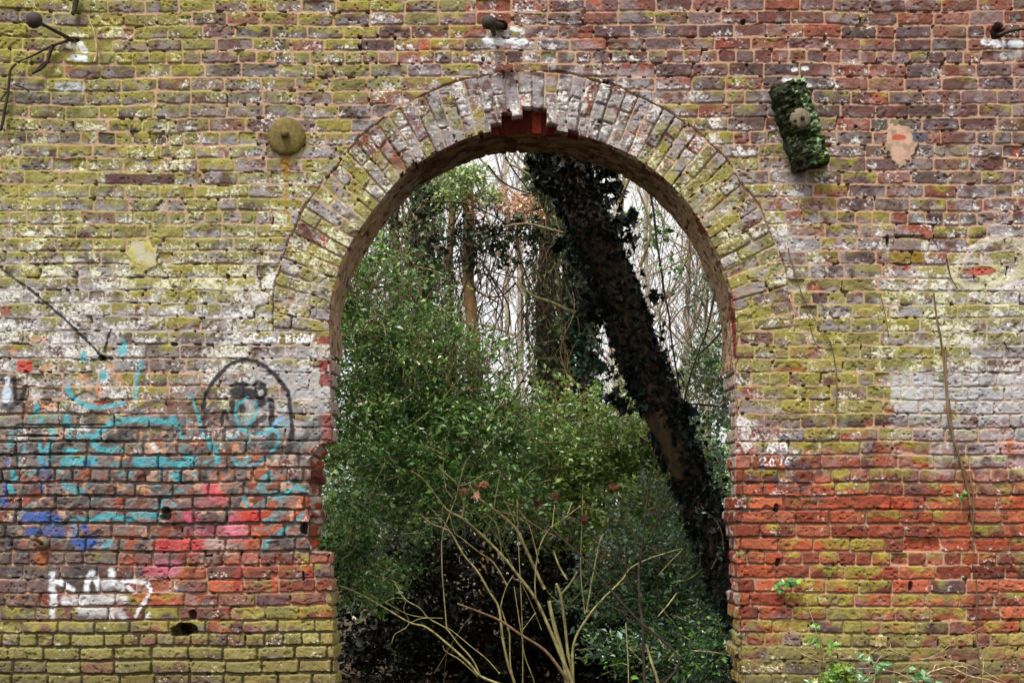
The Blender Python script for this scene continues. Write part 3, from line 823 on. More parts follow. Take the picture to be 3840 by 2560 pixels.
# ---- lining of the opening (jambs and underside)
prof = []
yy = np.arange(2632, CY, -2.5)
for y_ in yy: prof.append((float(left_x(np.array(y_))), y_))
for a_ in np.arange(math.pi, 0, -0.0032):
    r_ = float(r_in(a_)); prof.append((CX + r_ * math.cos(a_), CY - r_ * math.sin(a_)))
for y_ in yy[::-1]: prof.append((float(right_x(np.array(y_))), y_))
prof = np.array(prof)
# resample evenly
sl = np.concatenate([[0], np.cumsum(np.hypot(*np.diff(prof, axis=0).T))])
ss = np.arange(0, sl[-1], 3.0)
pxs = np.interp(ss, sl, prof[:, 0]); pys = np.interp(ss, sl, prof[:, 1])
# smooth normals
ker = np.ones(9) / 9
sx = np.convolve(np.pad(pxs, 4, 'edge'), ker, 'valid'); sy = np.convolve(np.pad(pys, 4, 'edge'), ker, 'valid')
tx, ty = np.gradient(sx), np.gradient(sy)
tn = np.hypot(tx, ty); nx_, ny_ = -ty / tn, tx / tn      # into the opening
T_ARCH = 0.57 * S; T_JAMB = 0.27 * S
rows_r = np.searchsorted(bounds, pys)
left_side = pxs < CX
arch = (pys < np.where(left_side, 1326, 1378))
rj2 = np.random.RandomState(77).rand(2, 90)
jt = np.where(left_side, T_JAMB * (.55 + .75 * rj2[0][rows_r]), T_JAMB * (.8 + 1.1 * rj2[1][rows_r]))
ts = np.where(arch, T_ARCH + (vn(ss, ss * 0, 30, 50) - .5) * 14, jt)
ND = 90
dd = np.linspace(0, 1, ND)
SS, DDn = np.meshgrid(ss, dd)                     # (ND, NSs)
DEP = DDn * ts[None, :]
sf, df_ = SS.ravel(), DEP.ravel()
PX = np.tile(pxs, ND); PY = np.tile(pys, ND); NXn = np.tile(nx_, ND); NYn = np.tile(ny_, ND)
ARCH = np.tile(arch, ND); LEFT = np.tile(left_side, ND)
fineL = fbm(sf, df_, 14, 51, 3); midL = fbm(sf, df_, 50, 52, 3); big = fbm(sf, df_, 120, 53, 2)
# arch: render over voussoirs; jamb: bricks
kk = sf / 45.0; fj_ = np.abs(kk - np.round(kk)) * 45
dkk = (df_ + (np.floor(kk) % 2) * 66) / 133.0; fd_ = np.abs(dkk - np.round(dkk)) * 133
e_a = np.minimum(fj_, fd_)
rendered = sm(.36, .44, big + .25 * sm(40, 90, df_)) * ARCH
disp = (midL - .5) * 10 + (fineL - .5) * 4 + rendered * 7 + sm(0, 5, e_a) * 4 * (1 - rendered)
rowsP = np.searchsorted(bounds, PY)
lo_ = np.concatenate([[-400], bounds])[rowsP]; hi_ = np.concatenate([bounds, [2720]])[rowsP]
e_r = np.minimum(PY - lo_, hi_ - PY)
jb = (midL - .5) * 8 + (fineL - .5) * 5 + sm(1, 8, e_r) * 9 - 6 + (rj2[0][rowsP] - .5) * 7 * sm(10, 40, df_)
broken = LEFT & (PY > 1668) & (PY < 2066)
jb = jb + np.where(broken, sm(18, 70, df_) * (30 + (rj2[1][rowsP] - .5) * 14), 0)
lowr = (~LEFT) & (PY > 1790)
jb = jb + np.where(lowr, sm(30, 60, df_) * rj2[1][rowsP] * 10, 0)
upl = LEFT & (PY > 1326) & (PY < 1660)
jb = jb + np.where(upl, sm(20, 50, df_) * (4 + 8 * rj2[1][rowsP]), 0)
disp = np.where(ARCH, disp, jb)
nt = notch(PX) * (PY < 620)
disp = np.where((df_ < 58) & (nt > 0), -nt - 4, disp)
disp = np.where(df_ < 4, np.minimum(disp, 0), disp)
pits = sm(.74, .80, vn(sf, df_, 18, 54)) * 9
disp = disp - pits
wx_ = PX + NXn * disp; wy_ = PY + NYn * disp
ydep = df_ - 2.0
coL = np.stack([(wx_ - HX) / S, ydep / S, (GY - wy_) / S], 1)
n = len(sf)
crown_shade = sm(860, 560, PY) * ARCH
cR = mix(np.tile(L_(186, 152, 116), (n, 1)), L_(88, 66, 44), crown_shade * .95) * (.6 + .8 * midL[:, None])                  # tan render, darkened towards the top of the arch to imitate shade
cR = mix(cR, L_(150, 136, 78), sm(.5, .7, fbm(sf, df_, 70, 55, 2)) * .6)
cR = mix(cR, L_(176, 160, 146), sm(.5, .7, fbm(sf, df_, 40, 56, 2)) * .5)
cB = np.where((np.random.RandomState(8).rand(200)[np.floor(kk).astype(int) % 200] > .5)[:, None], L_(128, 62, 48), L_(150, 92, 76)) * (.7 + .6 * midL[:, None])
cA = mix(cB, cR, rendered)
cA = mix(cA, L_(80, 40, 32), sm(.72, .8, vn(sf, df_, 26, 57)) * .8)
cJ = PAL_HI[(rj2[0][rowsP] * 5.9).astype(int)] * (.7 + .5 * midL[:, None])
Wj = np.where(LEFT, sm(1700, 1500, PY), sm(1900, 1600, PY))
cJ = mix(cJ, L_(186, 170, 156), sm(.35, .5, fbm(sf, df_, 40, 58, 3) - .15 + .4 * Wj) * .85)
cJ = mix(cJ, L_(150, 140, 72), sm(2200, 2380, PY) * sm(.3, .5, midL) * .8)
cJ = mix(cJ, L_(140, 124, 108), 1 - sm(1, 5, e_r))
mosslow = sm(2060, 2300, PY) * LEFT
cJ = mix(cJ, L_(158, 146, 84), mosslow * .7)
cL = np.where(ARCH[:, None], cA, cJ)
cL = np.where(((df_ < 62) & (nt > 0))[:, None], L_(110, 42, 30) * (.6 + .8 * midL[:, None]), cL)
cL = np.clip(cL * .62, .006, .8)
NSs = len(ss)
ii, jj = np.meshgrid(np.arange(ND - 1), np.arange(NSs - 1), indexing='ij')
v0 = (ii * NSs + jj).ravel()
ql = np.stack([v0, v0 + 1, v0 + NSs + 1, v0 + NSs], 1)
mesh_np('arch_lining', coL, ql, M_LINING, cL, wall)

# ---- back, ends and top of the wall
bx0, bx1 = (-1150 - HX) / S, (4990 - HX) / S
ztop = (GY + 100) / S
bverts = []
loopx = (pxs - HX) / S; loopz = (GY - pys) / S
yb = np.where(arch, ts / S, 0.40) * 0 + np.where(arch, 0.53, 0.16)
step = 6
outer_l = [(bx0, -0.05), (bx0, ztop)]
outer_r = [(bx1, ztop), (bx1, -0.05)]
pts2 = [(float(a), float(b)) for a, b in zip(loopx[::step], loopz[::step])]
ys2 = [float(v_) for v_ in yb[::step]]
from mathutils.geometry import tessellate_polygon
# polygon: start bottom-left outer, up, across, down, then back along the opening from right foot to left foot
poly = outer_l + outer_r + pts2[::-1]
ysp = [0.53, 0.53, 0.53, 0.53] + ys2[::-1]
tri = tessellate_polygon([[Vector((a, b, 0)) for a, b in poly]])
cb = np.array([(a, y_, b) for (a, b), y_ in zip(poly, ysp)])
nb = len(cb)
extra = np.array([(bx0, 0.0, -.05), (bx0, 0.0, ztop), (bx1, 0.0, ztop), (bx1, 0.0, -.05)])
cb = np.vstack([cb, extra])
qb_ = [(0, nb, nb + 1, 1), (1, nb + 1, nb + 2, 2), (2, nb + 2, nb + 3, 3)]
M_BACK = mat_noise('rear_brick_render', (96, 76, 60), (146, 120, 94), 6, 0.95, 0.5, 0.01)
mesh_np('wall_back', cb, np.array(qb_), M_BACK, None, wall, smooth=False, tris=np.array(tri))

# ------------------------------------------------------------------ ground: one sheet, a hollow behind the wall
M_GROUND = mat_noise('leaf_litter_soil', (34, 26, 18), (92, 70, 46), 14, 0.95, 0.8, 0.02, c3=(58, 44, 28))
ga = np.concatenate([np.linspace(-60, -8, 14), np.linspace(-7, 7, 113), np.linspace(8, 60, 14)])
gb = np.concatenate([np.linspace(-30, -2, 12), np.linspace(-1.8, 9, 110), np.linspace(10, 110, 30)])
GX, GB = np.meshgrid(ga, gb)
gz = -0.45 * sm(.25, 1.0, GB) * (np.abs(GX) < 99) + (fbm(GX.ravel() * 100, GB.ravel() * 100, 90, 60, 3).reshape(GX.shape) - .5) * .14 * sm(-1.5, 1.2, np.abs(GB)) - .004
gz = gz + sm(12, 60, GB) * 1.2
gco = np.stack([GX.ravel(), GB.ravel(), gz.ravel()], 1)
na, ng = len(ga), len(gb)
ii, jj = np.meshgrid(np.arange(ng - 1), np.arange(na - 1), indexing='ij')
v0 = (ii * na + jj).ravel()
g = mesh_np('ground', gco, np.stack([v0, v0 + 1, v0 + na + 1, v0 + na], 1), M_GROUND)
g['kind'] = 'structure'


def gz_at(x, y):
    return -0.45 if y > 1 else -0.2


# ------------------------------------------------------------------ tubes and leaves
def tube_np(pts, radii, sides=7, jitter=0.0, seed=0):
    pts = np.array([list(p) for p in pts], dtype=np.float64)
    # resample smoothly (Catmull-Rom)
    n = len(pts)
    if n > 2:
        out, ro = [], []
        for i in range(n - 1):
            p0 = pts[max(i - 1, 0)]; p1 = pts[i]; p2 = pts[i + 1]; p3 = pts[min(i + 2, n - 1)]
            for t in (0, .25, .5, .75):
                out.append(.5 * ((2 * p1) + (-p0 + p2) * t + (2 * p0 - 5 * p1 + 4 * p2 - p3) * t * t + (-p0 + 3 * p1 - 3 * p2 + p3) * t ** 3))
                ro.append(radii[i] * (1 - t) + radii[i + 1] * t)
        out.append(pts[-1]); ro.append(radii[-1])
        pts = np.array(out); radii = ro
    radii = np.array(radii, dtype=np.float64)
    n = len(pts)
    tg = np.gradient(pts, axis=0)
    tg /= np.linalg.norm(tg, axis=1)[:, None] + 1e-9
    up = np.array([0.12, 1, 0.07])
    a = np.cross(tg, up); a /= np.linalg.norm(a, axis=1)[:, None] + 1e-9
    b = np.cross(tg, a)
    th = np.linspace(0, 2 * math.pi, sides, endpoint=False)
    rr = radii[:, None] * np.ones((1, sides))
    if jitter:
        rr = rr * (1 + (np.random.RandomState(seed).rand(n, sides) - .5) * 2 * jitter)
    co_ = pts[:, None, :] + rr[:, :, None] * (a[:, None, :] * np.cos(th)[None, :, None] + b[:, None, :] * np.sin(th)[None, :, None])
    co_ = co_.reshape(-1, 3)
    i, j = np.meshgrid(np.arange(n - 1), np.arange(sides), indexing='ij')
    q = np.stack([i * sides + j, i * sides + (j + 1) % sides, (i + 1) * sides + (j + 1) % sides, (i + 1) * sides + j], -1).reshape(-1, 4)
    t = []
    for base, c_i in ((0, len(co_)), ((n - 1) * sides, len(co_) + 1)):
        for s_ in range(sides):
            t.append((base + s_, base + (s_ + 1) % sides, c_i))
    co_ = np.vstack([co_, pts[0], pts[-1]])
    return co_, q, np.array(t)


class MB:
    def __init__(self): self.c, self.q, self.t, self.n = [], [], [], 0

    def add(self, co_, q=None, t=None):
        self.c.append(co_)
        if q is not None and len(q): self.q.append(np.asarray(q) + self.n)
        if t is not None and len(t): self.t.append(np.asarray(t) + self.n)
        self.n += len(co_)

    def tube(self, pts, radii, sides=7, jitter=0.0, seed=0): self.add(*tube_np(pts, radii, sides, jitter, seed))

    def build(self, name, mat, parent=None, smooth=True):
        return mesh_np(name, np.vstack(self.c), np.vstack(self.q) if self.q else None, mat, None, parent, smooth, np.vstack(self.t) if self.t else None)


def leaf_arrays(pos, size, cols, seed=0, shape='oval', up=0.5, front=0.0, droop=0.0):
    """many folded leaves: pos (n,3), size (n,), cols (n,3)"""
    R_ = np.random.RandomState(seed)
    n = len(pos)
    nrm = R_.normal(size=(n, 3)); nrm[:, 2] += up * 2; nrm[:, 1] -= front * 2
    nrm /= np.linalg.norm(nrm, axis=1)[:, None]
    d = R_.normal(size=(n, 3)); d[:, 2] -= droop * 2
    d -= nrm * np.sum(d * nrm, 1)[:, None]; d /= np.linalg.norm(d, axis=1)[:, None] + 1e-9
    s = np.cross(nrm, d)
    if shape == 'oval':
        loc = np.array([(0, 0, 0), (.45, .28, .09), (1, 0, -.04), (.45, -.28, .09)])
        q = np.array([(0, 1, 2), (0, 2, 3)])
    else:  # ivy: three to five pointed lobes
        loc = np.array([(0.1, 0, 0), (-.08, .38, .05), (.28, .26, 0.02), (.42, .52, .06), (.58, .2, .02), (1, 0, -.1), (.58, -.2, .02), (.42, -.52, .06), (.28, -.26, 0.02), (-.08, -.38, .05)])
        q = np.array([(0, i, i + 1) for i in range(1, 9)] + [(0, 9, 1)])
    m = len(loc)
    co_ = pos[:, None, :] + size[:, None, None] * (loc[None, :, 0:1] * d[:, None, :] + loc[None, :, 1:2] * s[:, None, :] + loc[None, :, 2:3] * nrm[:, None, :])
    tr = (q[None] + (np.arange(n) * m)[:, None, None]).reshape(-1, 3)
    return co_.reshape(-1, 3), tr, np.repeat(cols, m, axis=0)


def pal_cols(R_, n, pal, var=.3):
    p = np.array([lin(c) for c in pal])
    c = p[R_.randint(0, len(pal), n)]
    return np.clip(c * (1 + (R_.rand(n, 1) - .5) * 2 * var), 0.003, .9)


GREENS = [(76, 116, 42), (92, 134, 52), (60, 96, 40), (112, 150, 66), (84, 116, 62), (144, 174, 100), (56, 86, 42), (98, 128, 60)]
DKGREENS = [(30, 48, 28), (36, 56, 34), (26, 40, 28), (46, 66, 44)]
BLUEGREEN = [(70, 94, 70), (88, 114, 90), (54, 78, 58), (110, 134, 108)]
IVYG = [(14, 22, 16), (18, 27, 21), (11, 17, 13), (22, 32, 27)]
MIDIVY = [(66, 86, 48), (82, 102, 58), (52, 70, 42), (98, 110, 68)]


def leaf_cloud(name, parent, mat, blobs, n, size, pal, seed, shape='oval', up=.5, front=0., clump=.16, droop=0., twigs=None, twig_mat=None):
    """leaves in clumps inside ellipsoidal blobs (cx,cy,cz, rx,ry,rz, weight)"""
    R_ = np.random.RandomState(seed)
    B = np.array(blobs, dtype=float)
    wts = B[:, 6] / B[:, 6].sum()
    ncl = max(20, n // 32)
    bi = R_.choice(len(B), ncl, p=wts)
    v = R_.normal(size=(ncl, 3)); v /= np.linalg.norm(v, axis=1)[:, None]
    rad = R_.rand(ncl) ** .5
    cc = B[bi, :3] + v * rad[:, None] * B[bi, 3:6]
    ci = R_.randint(0, ncl, n)
    # leaves strung along a short spray
    dirs = R_.normal(size=(ncl, 3)) * np.array([1, 1, .6]); dirs /= np.linalg.norm(dirs, axis=1)[:, None]
    pos = cc[ci] + dirs[ci] * ((R_.rand(n, 1) - .5) * clump * 2.2) + R_.normal(size=(n, 3)) * clump * .32
    sz = size * (.5 + 1.1 * R_.rand(n) ** 2) * (.75 + .6 * R_.rand(ncl)[ci])
    cols = pal_cols(R_, n, pal) * (.6 + .8 * R_.rand(ncl)[ci])[:, None]
    a, t, c = leaf_arrays(pos, sz, cols, seed + 1, shape, up, front, droop)
    o = mesh_np(name, a, None, mat, c, parent, False, t)
    if twigs:
        mb = MB()
        for i in R_.choice(ncl, min(twigs, ncl), replace=False):
            p0 = cc[i] - dirs[i] * clump * 1.3; p1 = cc[i] + dirs[i] * clump * 1.2
            mb.tube([p0, (p0 + p1) / 2 + R_.normal(size=3) * .02, p1], [.006, .005, .003], 4)
        mb.build('twigs', twig_mat or M_PALE, parent)
    return o


def blob(px, py, Y, rx, ry, rz, w=1.0):
    p = P(px, py, Y)
    return (p.x, p.y, p.z, rx, ry, rz, w)


# ------------------------------------------------------------------ leaning ivy tree just behind the arch
T = empty('leaning_tree', P(2820, 2700, 1.5), 'thick leaning tree trunk smothered in black ivy just behind the arch', 'tree')
lean = [(1975, 60, 1.5), (2040, 330, 1.45), (2095, 540, 1.4), (2175, 760, 1.35), (2258, 960, 1.3), (2335, 1150, 1.3), (2415, 1370, 1.3), (2500, 1580, 1.3), (2590, 1800, 1.35), (2690, 2050, 1.4), (2790, 2330, 1.45), (2850, 2560, 1.5), (2880, 2720, 1.5)]
lp_ = [P(*p) for p in lean]
mb = MB(); mb.tube(lp_, [.14, .14, .14, .14, .14, .14, .135, .125, .115, .125, .15, .17, .2], 20, .08, 3)
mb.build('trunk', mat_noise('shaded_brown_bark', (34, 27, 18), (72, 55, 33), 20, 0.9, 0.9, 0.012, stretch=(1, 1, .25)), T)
R_ = np.random.RandomState(21)
lpn = np.array([list(p) for p in lp_])


def along(t, pts):
    i = np.clip(np.floor(t).astype(int), 0, len(pts) - 2); f = (t - i)[:, None]
    return pts[i] * (1 - f) + pts[i + 1] * f


n = 17000
t = R_.rand(n) * 12
dens = np.interp(t, [0, 5.5, 6.6, 7.0, 7.5, 8.2, 8.9, 12], [1, 1, 1, .95, .9, .9, .95, 1])
kp = R_.rand(n) < dens; t = t[kp]; n = len(t)
ctr = along(t, lpn)
ang_ = R_.rand(n) * 2 * math.pi
# bare strip faces the camera on the left side lower down
bare = (t > 6.75) & (t < 7.9) & (np.cos(ang_) < -.22) & (np.sin(ang_) < .7) & (fbm(t * 50, ang_ * 20, 30, 71, 2) > .4)
rad = np.interp(t, [0, 3, 6, 7, 8.3, 12], [.150, .150, .146, .142, .135, .17]) * (.72 + .38 * R_.rand(n)) + (R_.rand(n) > .93) * R_.rand(n) * .12
vert = np.array([.93, 0, .36])
pos = ctr + rad[:, None] * (np.cos(ang_)[:, None] * vert + np.sin(ang_)[:, None] * np.array([0, 1, 0]))
pos = pos[~bare]; n = len(pos)
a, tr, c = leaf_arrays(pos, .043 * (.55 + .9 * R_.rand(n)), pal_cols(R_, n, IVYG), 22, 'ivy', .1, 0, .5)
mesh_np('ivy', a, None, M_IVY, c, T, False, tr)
# trailing ivy sprays beside it
bl = [blob(2060, 690, 1.35, .09, .1, .12, .8), blob(2130, 930, 1.3, .08, .1, .12, .8), blob(2215, 1140, 1.25, .08, .1, .13, .8), blob(2310, 1380, 1.25, .08, .1, .15, .8), blob(2350, 1500, 1.25, .07, .08, .1, .6),
      blob(2360, 860, 1.4, .09, .1, .12, .8), blob(2310, 700, 1.4, .1, .1, .12, .7), blob(2420, 1120, 1.35, .1, .1, .16, .7), blob(2250, 620, 1.4, .1, .08, .08, .6), blob(2550, 1480, 1.3, .1, .1, .2, .7), blob(2010, 590, 1.4, .06, .06, .1, .5)]
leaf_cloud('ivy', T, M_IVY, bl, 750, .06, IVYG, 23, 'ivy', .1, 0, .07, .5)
mb = MB()
for pts in ([(2400, 1000), (2440, 860), (2390, 700)], [(2320, 760), (2370, 640), (2400, 560)], [(2170, 740), (2050, 700), (1960, 640), (1900, 610)], [(2255, 900), (2100, 870), (1980, 840), (1890, 850)],
            [(2240, 1190), (2150, 1170), (2060, 1130), (2000, 1110), (1955, 1070), (1950, 1050)]):
    mb = MB(); mb.tube([P(x, y, 1.35 + .02 * i) for i, (x, y) in enumerate(pts)], list(np.linspace(.013, .006, len(pts))), 6); mb.build('branch', M_PALE, T)


# ------------------------------------------------------------------ foreground shrub stems seen through the arch
def qs(x, y): return (1280 + x / 1.8375, 1707 + y / 1.8375)


def stem(parent, pts, w0, w1, Y0, Y1, mat, name='stem', root=False, seed=0):
    n = len(pts)
    out = []
    for i, (x, y) in enumerate(pts):
        px, py = qs(x, y)
        out.append(P(px, py, Y0 + (Y1 - Y0) * i / (n - 1)))
    sc = (DIST + Y0) / FP / 1.8375 / 2 * .74
    rad = [max(.0022, sc * (w0 + (w1 - w0) * i / (n - 1))) for i in range(n)]
    if root:
        p = out[0].copy(); d = (out[0] - out[1]); d.normalize()
        p = p + Vector((d.x * .25, 0, -0.45)); out.insert(0, p); rad.insert(0, rad[0] * 1.15)
    mb = MB(); mb.tube(out, rad, 8, .05, seed)
    return mb.build(name, mat, parent)


sh = empty('arching_shrub', P(2100, 2700, 1.5), 'leafless pale stemmed shrub arching up to the left behind the arch', 'shrub')
ST = [([(1600, 1600), (1500, 1350), (1420, 1160), (1340, 990), (1230, 840), (1100, 680), (960, 540), (830, 430), (730, 375), (640, 260), (560, 160), (480, 105)], 34, 13, 1.2, 1.0, True),
      ([(830, 430), (845, 340), (820, 260), (790, 190), (740, 145), (670, 80)], 20, 14, 1.03, .9, False),
      ([(1560, 1600), (1530, 1400), (1470, 1180), (1430, 1000)], 46, 34, 1.35, 1.35, True),
      ([(1400, 920), (1330, 770), (1270, 640), (1200, 500), (1060, 380), (940, 290), (880, 200)], 30, 26, 1.4, 1.4, False),
      ([(1200, 1600), (1150, 1440), (1110, 1250), (1085, 1050), (1020, 940), (940, 800), (840, 680), (760, 540), (700, 500), (620, 470), (540, 400)], 26, 13, 1.1, 1.0, True),
      ([(1190, 1570), (1165, 1440), (1160, 1250), (1150, 1200), (1110, 1080), (1100, 1030), (1140, 900), (1190, 820)], 15, 10, 1.2, 1.15, True),
      ([(1140, 890), (1050, 740), (940, 660), (830, 570), (780, 530), (750, 420)], 15, 9, 1.16, 1.05, False),
      ([(725, 1180), (710, 1000), (695, 800), (695, 560), (740, 420), (790, 290), (810, 200), (850, 60), (890, 0)], 12, 8, .95, .95, False),
      ([(1340, 980), (1335, 850), (1360, 650), (1430, 510), (1500, 460), (1650, 345)], 14, 9, 1.12, 1.0, False),
      ([(1590, 1500), (1560, 1350), (1540, 1150), (1510, 960), (1480, 880)], 30, 24, 1.3, 1.3, True),
      ([(1520, 950), (1580, 880), (1625, 800)], 24, 16, 1.3, 1.25, False),
      ([(1600, 1560), (1600, 1300), (1700, 1110), (1800, 990), (1860, 930), (1940, 850), (2000, 770), (2150, 700), (2350, 640)], 24, 13, 1.25, 1.3, True),
      ([(1690, 1080), (1720, 900), (1780, 600), (1810, 540)], 18, 14, 1.4, 1.45, False), ([(1680, 1090), (1650, 800), (1660, 400), (1665, 200)], 13, 8, 1.4, 1.3, False),
      ([(1250, 1600), (1250, 1300), (1240, 1000), (1220, 600), (1210, 300)], 12, 8, 1.3, 1.2, True), ([(1340, 1600), (1270, 1400), (1250, 1290), (1190, 900)], 12, 8, 1.25, 1.2, True),
      ([(990, 400), (1060, 460), (1090, 560), (1110, 740)], 7, 9, 1.15, 1.15, False), ([(1115, 290), (1160, 380), (1200, 470)], 9, 9, 1.2, 1.2, False),
      ([(1100, 100), (1070, 250), (1050, 370)], 11, 8, 1.25, 1.2, False), ([(700, 330), (690, 480), (710, 520)], 7, 7, 1.0, 1.0, False), ([(620, 370), (700, 450), (760, 540)], 6, 8, 1.05, 1.0, False),
      ([(810, 210), (880, 190), (990, 130), (1090, 100)], 8, 5, .97, .97, False), ([(850, 430), (830, 560)], 7, 7, 1.0, 1.0, False), ([(720, 220), (700, 60), (740, -20)], 9, 6, .95, .95, False),
      ([(1360, 740), (1300, 500), (1220, 370)], 9, 7, 1.2, 1.2, False), ([(1450, 520), (1470, 340)], 7, 5, 1.05, 1.05, False), ([(1560, 400), (1590, 320)], 9, 6, 1.0, 1.0, False),
      ([(1460, 650), (1500, 760), (1560, 860)], 14, 18, 1.35, 1.3, False), ([(1250, 1200), (1340, 1080)], 5, 5, 1.2, 1.15, False), ([(730, 1320), (700, 1600)], 9, 9, 1.4, 1.4, False),
      ([(1380, 1200), (1300, 1000), (1200, 800), (1100, 600), (900, 350), (700, 180)], 7, 4, 1.5, 1.4, False), ([(640, 1500), (820, 1200), (900, 1100)], 5, 3, 1.6, 1.6, False)]
for i, (pts, w0, w1, a_, b_, rt) in enumerate(ST):
    stem(sh, pts, w0, w1, a_, b_, M_PALE, 'stem', rt, i)

fb = empty('fallen_branch', P(1800, 2640, .9), 'long bare branch sloping down to the right across the dark hollow', 'branch')
for i, (pts, w0, w1, rt) in enumerate([([(1140, 1590), (960, 1520), (880, 1430), (700, 1270), (580, 1180), (470, 1150), (300, 1050), (120, 950), (-20, 895)], 26, 12, False),
                                       ([(960, 1520), (900, 1400), (800, 1290), (720, 1190), (600, 1120), (540, 1050), (440, 990), (370, 880)], 16, 9, False),
                                       ([(940, 1520), (820, 1410), (720, 1350), (700, 1310)], 13, 8, False), ([(470, 1150), (440, 1190), (370, 1230), (345, 1295)], 9, 5, False),
                                       ([(480, 1150), (560, 1120), (700, 1120)], 8, 5, False), ([(1090, 1500), (1000, 1400), (900, 1320), (780, 1220), (720, 1180)], 11, 7, False),
                                       ([(600, 1120), (450, 1090), (300, 1010)], 8, 4, False), ([(470, 1140), (430, 1060), (445, 1010)], 6, 4, False), ([(440, 990), (370, 980), (300, 1010)], 7, 3, False)]):
    stem(fb, pts, w0, w1, .75, .7, M_PALE, 'bough' if i == 0 else 'twig', rt, 50 + i)
fb2 = empty('broken_branch', P(2000, 2500, 1.0), 'reddish brown broken branch end lying across the pale stems', 'branch')
stem(fb2, [(1560, 1560), (1520, 1490), (1400, 1340), (1230, 1230), (1100, 1140), (960, 1080), (800, 1020)], 32, 17, 1.05, .9, M_BROWN, 'bough', False, 70)
sap = empty('leaning_sapling', P(2560, 2620, 1.0), 'thin dark brown sapling leaning left over the bare stems', 'sapling')
stem(sap, [(2200, 1600), (2330, 1420), (2200, 1260), (2050, 1140), (1850, 920), (1650, 690), (1530, 580), (1400, 460), (1230, 270), (1100, 100), (1010, -10), (920, -130), (840, -300)], 26, 9, .85, .85, M_DARK, 'trunk', False, 80)
stem(sap, [(1530, 580), (1380, 510), (1250, 430), (1060, 380)], 9, 5, .86, .85, M_BROWN, 'branch', False, 81)
stem(sap, [(2050, 1140), (1900, 1060), (1800, 1000), (1680, 940)], 12, 7, .86, .9, M_DARK, 'branch', False, 82)
DK = empty('dark_sapling', P(2440, 2500, 1.1), 'upright cluster of dark bare stems right of the pale shrub', 'sapling')
for i, (pts, w0, w1) in enumerate([([(2090, 1600), (2080, 1300), (2075, 1150), (2055, 1000), (2050, 730)], 28, 20), ([(2160, -60), (2150, 60), (2120, 200), (2080, 560), (2060, 740)], 14, 16), ([(2270, 60), (2240, 150), (2180, 430), (2110, 600)], 14, 14),
                                   ([(1965, 640), (1970, 860), (2060, 1000), (2080, 1130)], 12, 12), ([(2290, 300), (2200, 430), (2120, 590)], 10, 12), ([(1980, 1600), (1975, 1400), (1960, 1150)], 12, 9), ([(2060, 0), (2050, 200), (2090, -100)], 7, 6),
                                   ([(1985, 1450), (1930, 1430), (1850, 1450)], 8, 5), ([(2190, 1600), (2130, 1400), (2100, 1300)], 30, 22), ([(2180, 1110), (2250, 1030), (2310, 950)], 12, 16), ([(2360, 640), (2260, 740), (2180, 830)], 9, 9)]):
    stem(DK, pts, w0, w1, 1.05, 1.15, M_DARK if i in (0, 1, 2, 3, 4, 6) else M_PALE, 'stem', i in (0, 5, 8), 90 + i)

# ------------------------------------------------------------------ evergreen shrubs
TW = M_PALE
s1 = empty('evergreen_shrub', P(1500, 2700, 2.6), 'tall dense green shrub filling the left half of the arch', 'shrub', 'evergreen shrubs behind the wall')
b1 = [blob(1330, 1480, 2.4, .5, .5, .7, 1.4), blob(1290, 1120, 2.6, .3, .4, .5, .8), blob(1450, 1370, 2.6, .5, .5, .55, 1.2), blob(1560, 1100, 2.9, .4, .4, .35, .1), blob(1400, 960, 2.9, .3, .3, .25, .14),
      blob(1640, 1470, 2.8, .45, .5, .42, .9), blob(1640, 1650, 2.5, .7, .5, .5, 1.5), blob(1400, 1800, 2.3, .6, .5, .6, 1.6), blob(1850, 1620, 2.6, .5, .5, .35, 1.1), blob(1640, 1250, 3.0, .3, .3, .3, .25), blob(1340, 2080, 2.6, .5, .4, .5, 1.0), blob(1760, 1850, 2.4, .7, .4, .3, 1.0)]
leaf_cloud('foliage', s1, M_LEAF, b1, 33000, .043, GREENS, 101, up=.55, clump=.12, twigs=420, twig_mat=TW)
s2 = empty('evergreen_shrub', P(2200, 2700, 3.4), 'round topped pale green shrub behind the middle of the arch', 'shrub', 'evergreen shrubs behind the wall')
b2 = [blob(2080, 1740, 3.2, .7, .5, .35, 1.2), blob(2300, 1720, 3.4, .7, .5, .35, 1.2), blob(2480, 1700, 3.4, .5, .5, .4, 1.), blob(2150, 1900, 3.0, .8, .5, .35, 1.2), blob(2420, 1950, 3.0, .6, .5, .4, 1.2), blob(2250, 1650, 3.6, .9, .5, .2, .8)]
leaf_cloud('foliage', s2, M_LEAF, b2, 24000, .044, [(98, 132, 46), (120, 152, 60), (142, 168, 84), (78, 108, 46), (148, 166, 118), (130, 128, 66)], 102, up=.6, clump=.13, twigs=160, twig_mat=TW)
s3 = empty('evergreen_shrub', P(2640, 2700, 2.2), 'loose sprawling shrub of small blue green leaves beside the right jamb', 'shrub', 'evergreen shrubs behind the wall')
b3 = [blob(2680, 1420, 2.8, .3, .3, .5, .7), blob(2640, 1750, 2.6, .4, .4, .5, 1.), blob(2450, 2100, 2.0, .5, .4, .4, 1.1), blob(2600, 2250, 1.9, .45, .4, .4, 1.2), blob(2300, 2250, 2.1, .5, .4, .3, .7), blob(2550, 2450, 1.8, .5, .3, .3, 1.), blob(2680, 2450, 1.4, .25, .2, .3, .6), blob(2350, 2420, 1.7, .4, .3, .2, .5)]
leaf_cloud('foliage', s3, M_LEAF, b3, 19000, .038, BLUEGREEN + GREENS[:2], 103, up=.6, clump=.12, twigs=200, twig_mat=TW)
s4 = empty('dark_thicket', P(1900, 2700, 4.2), 'dark shaded thicket closing the back of the hollow under the shrubs', 'shrub')
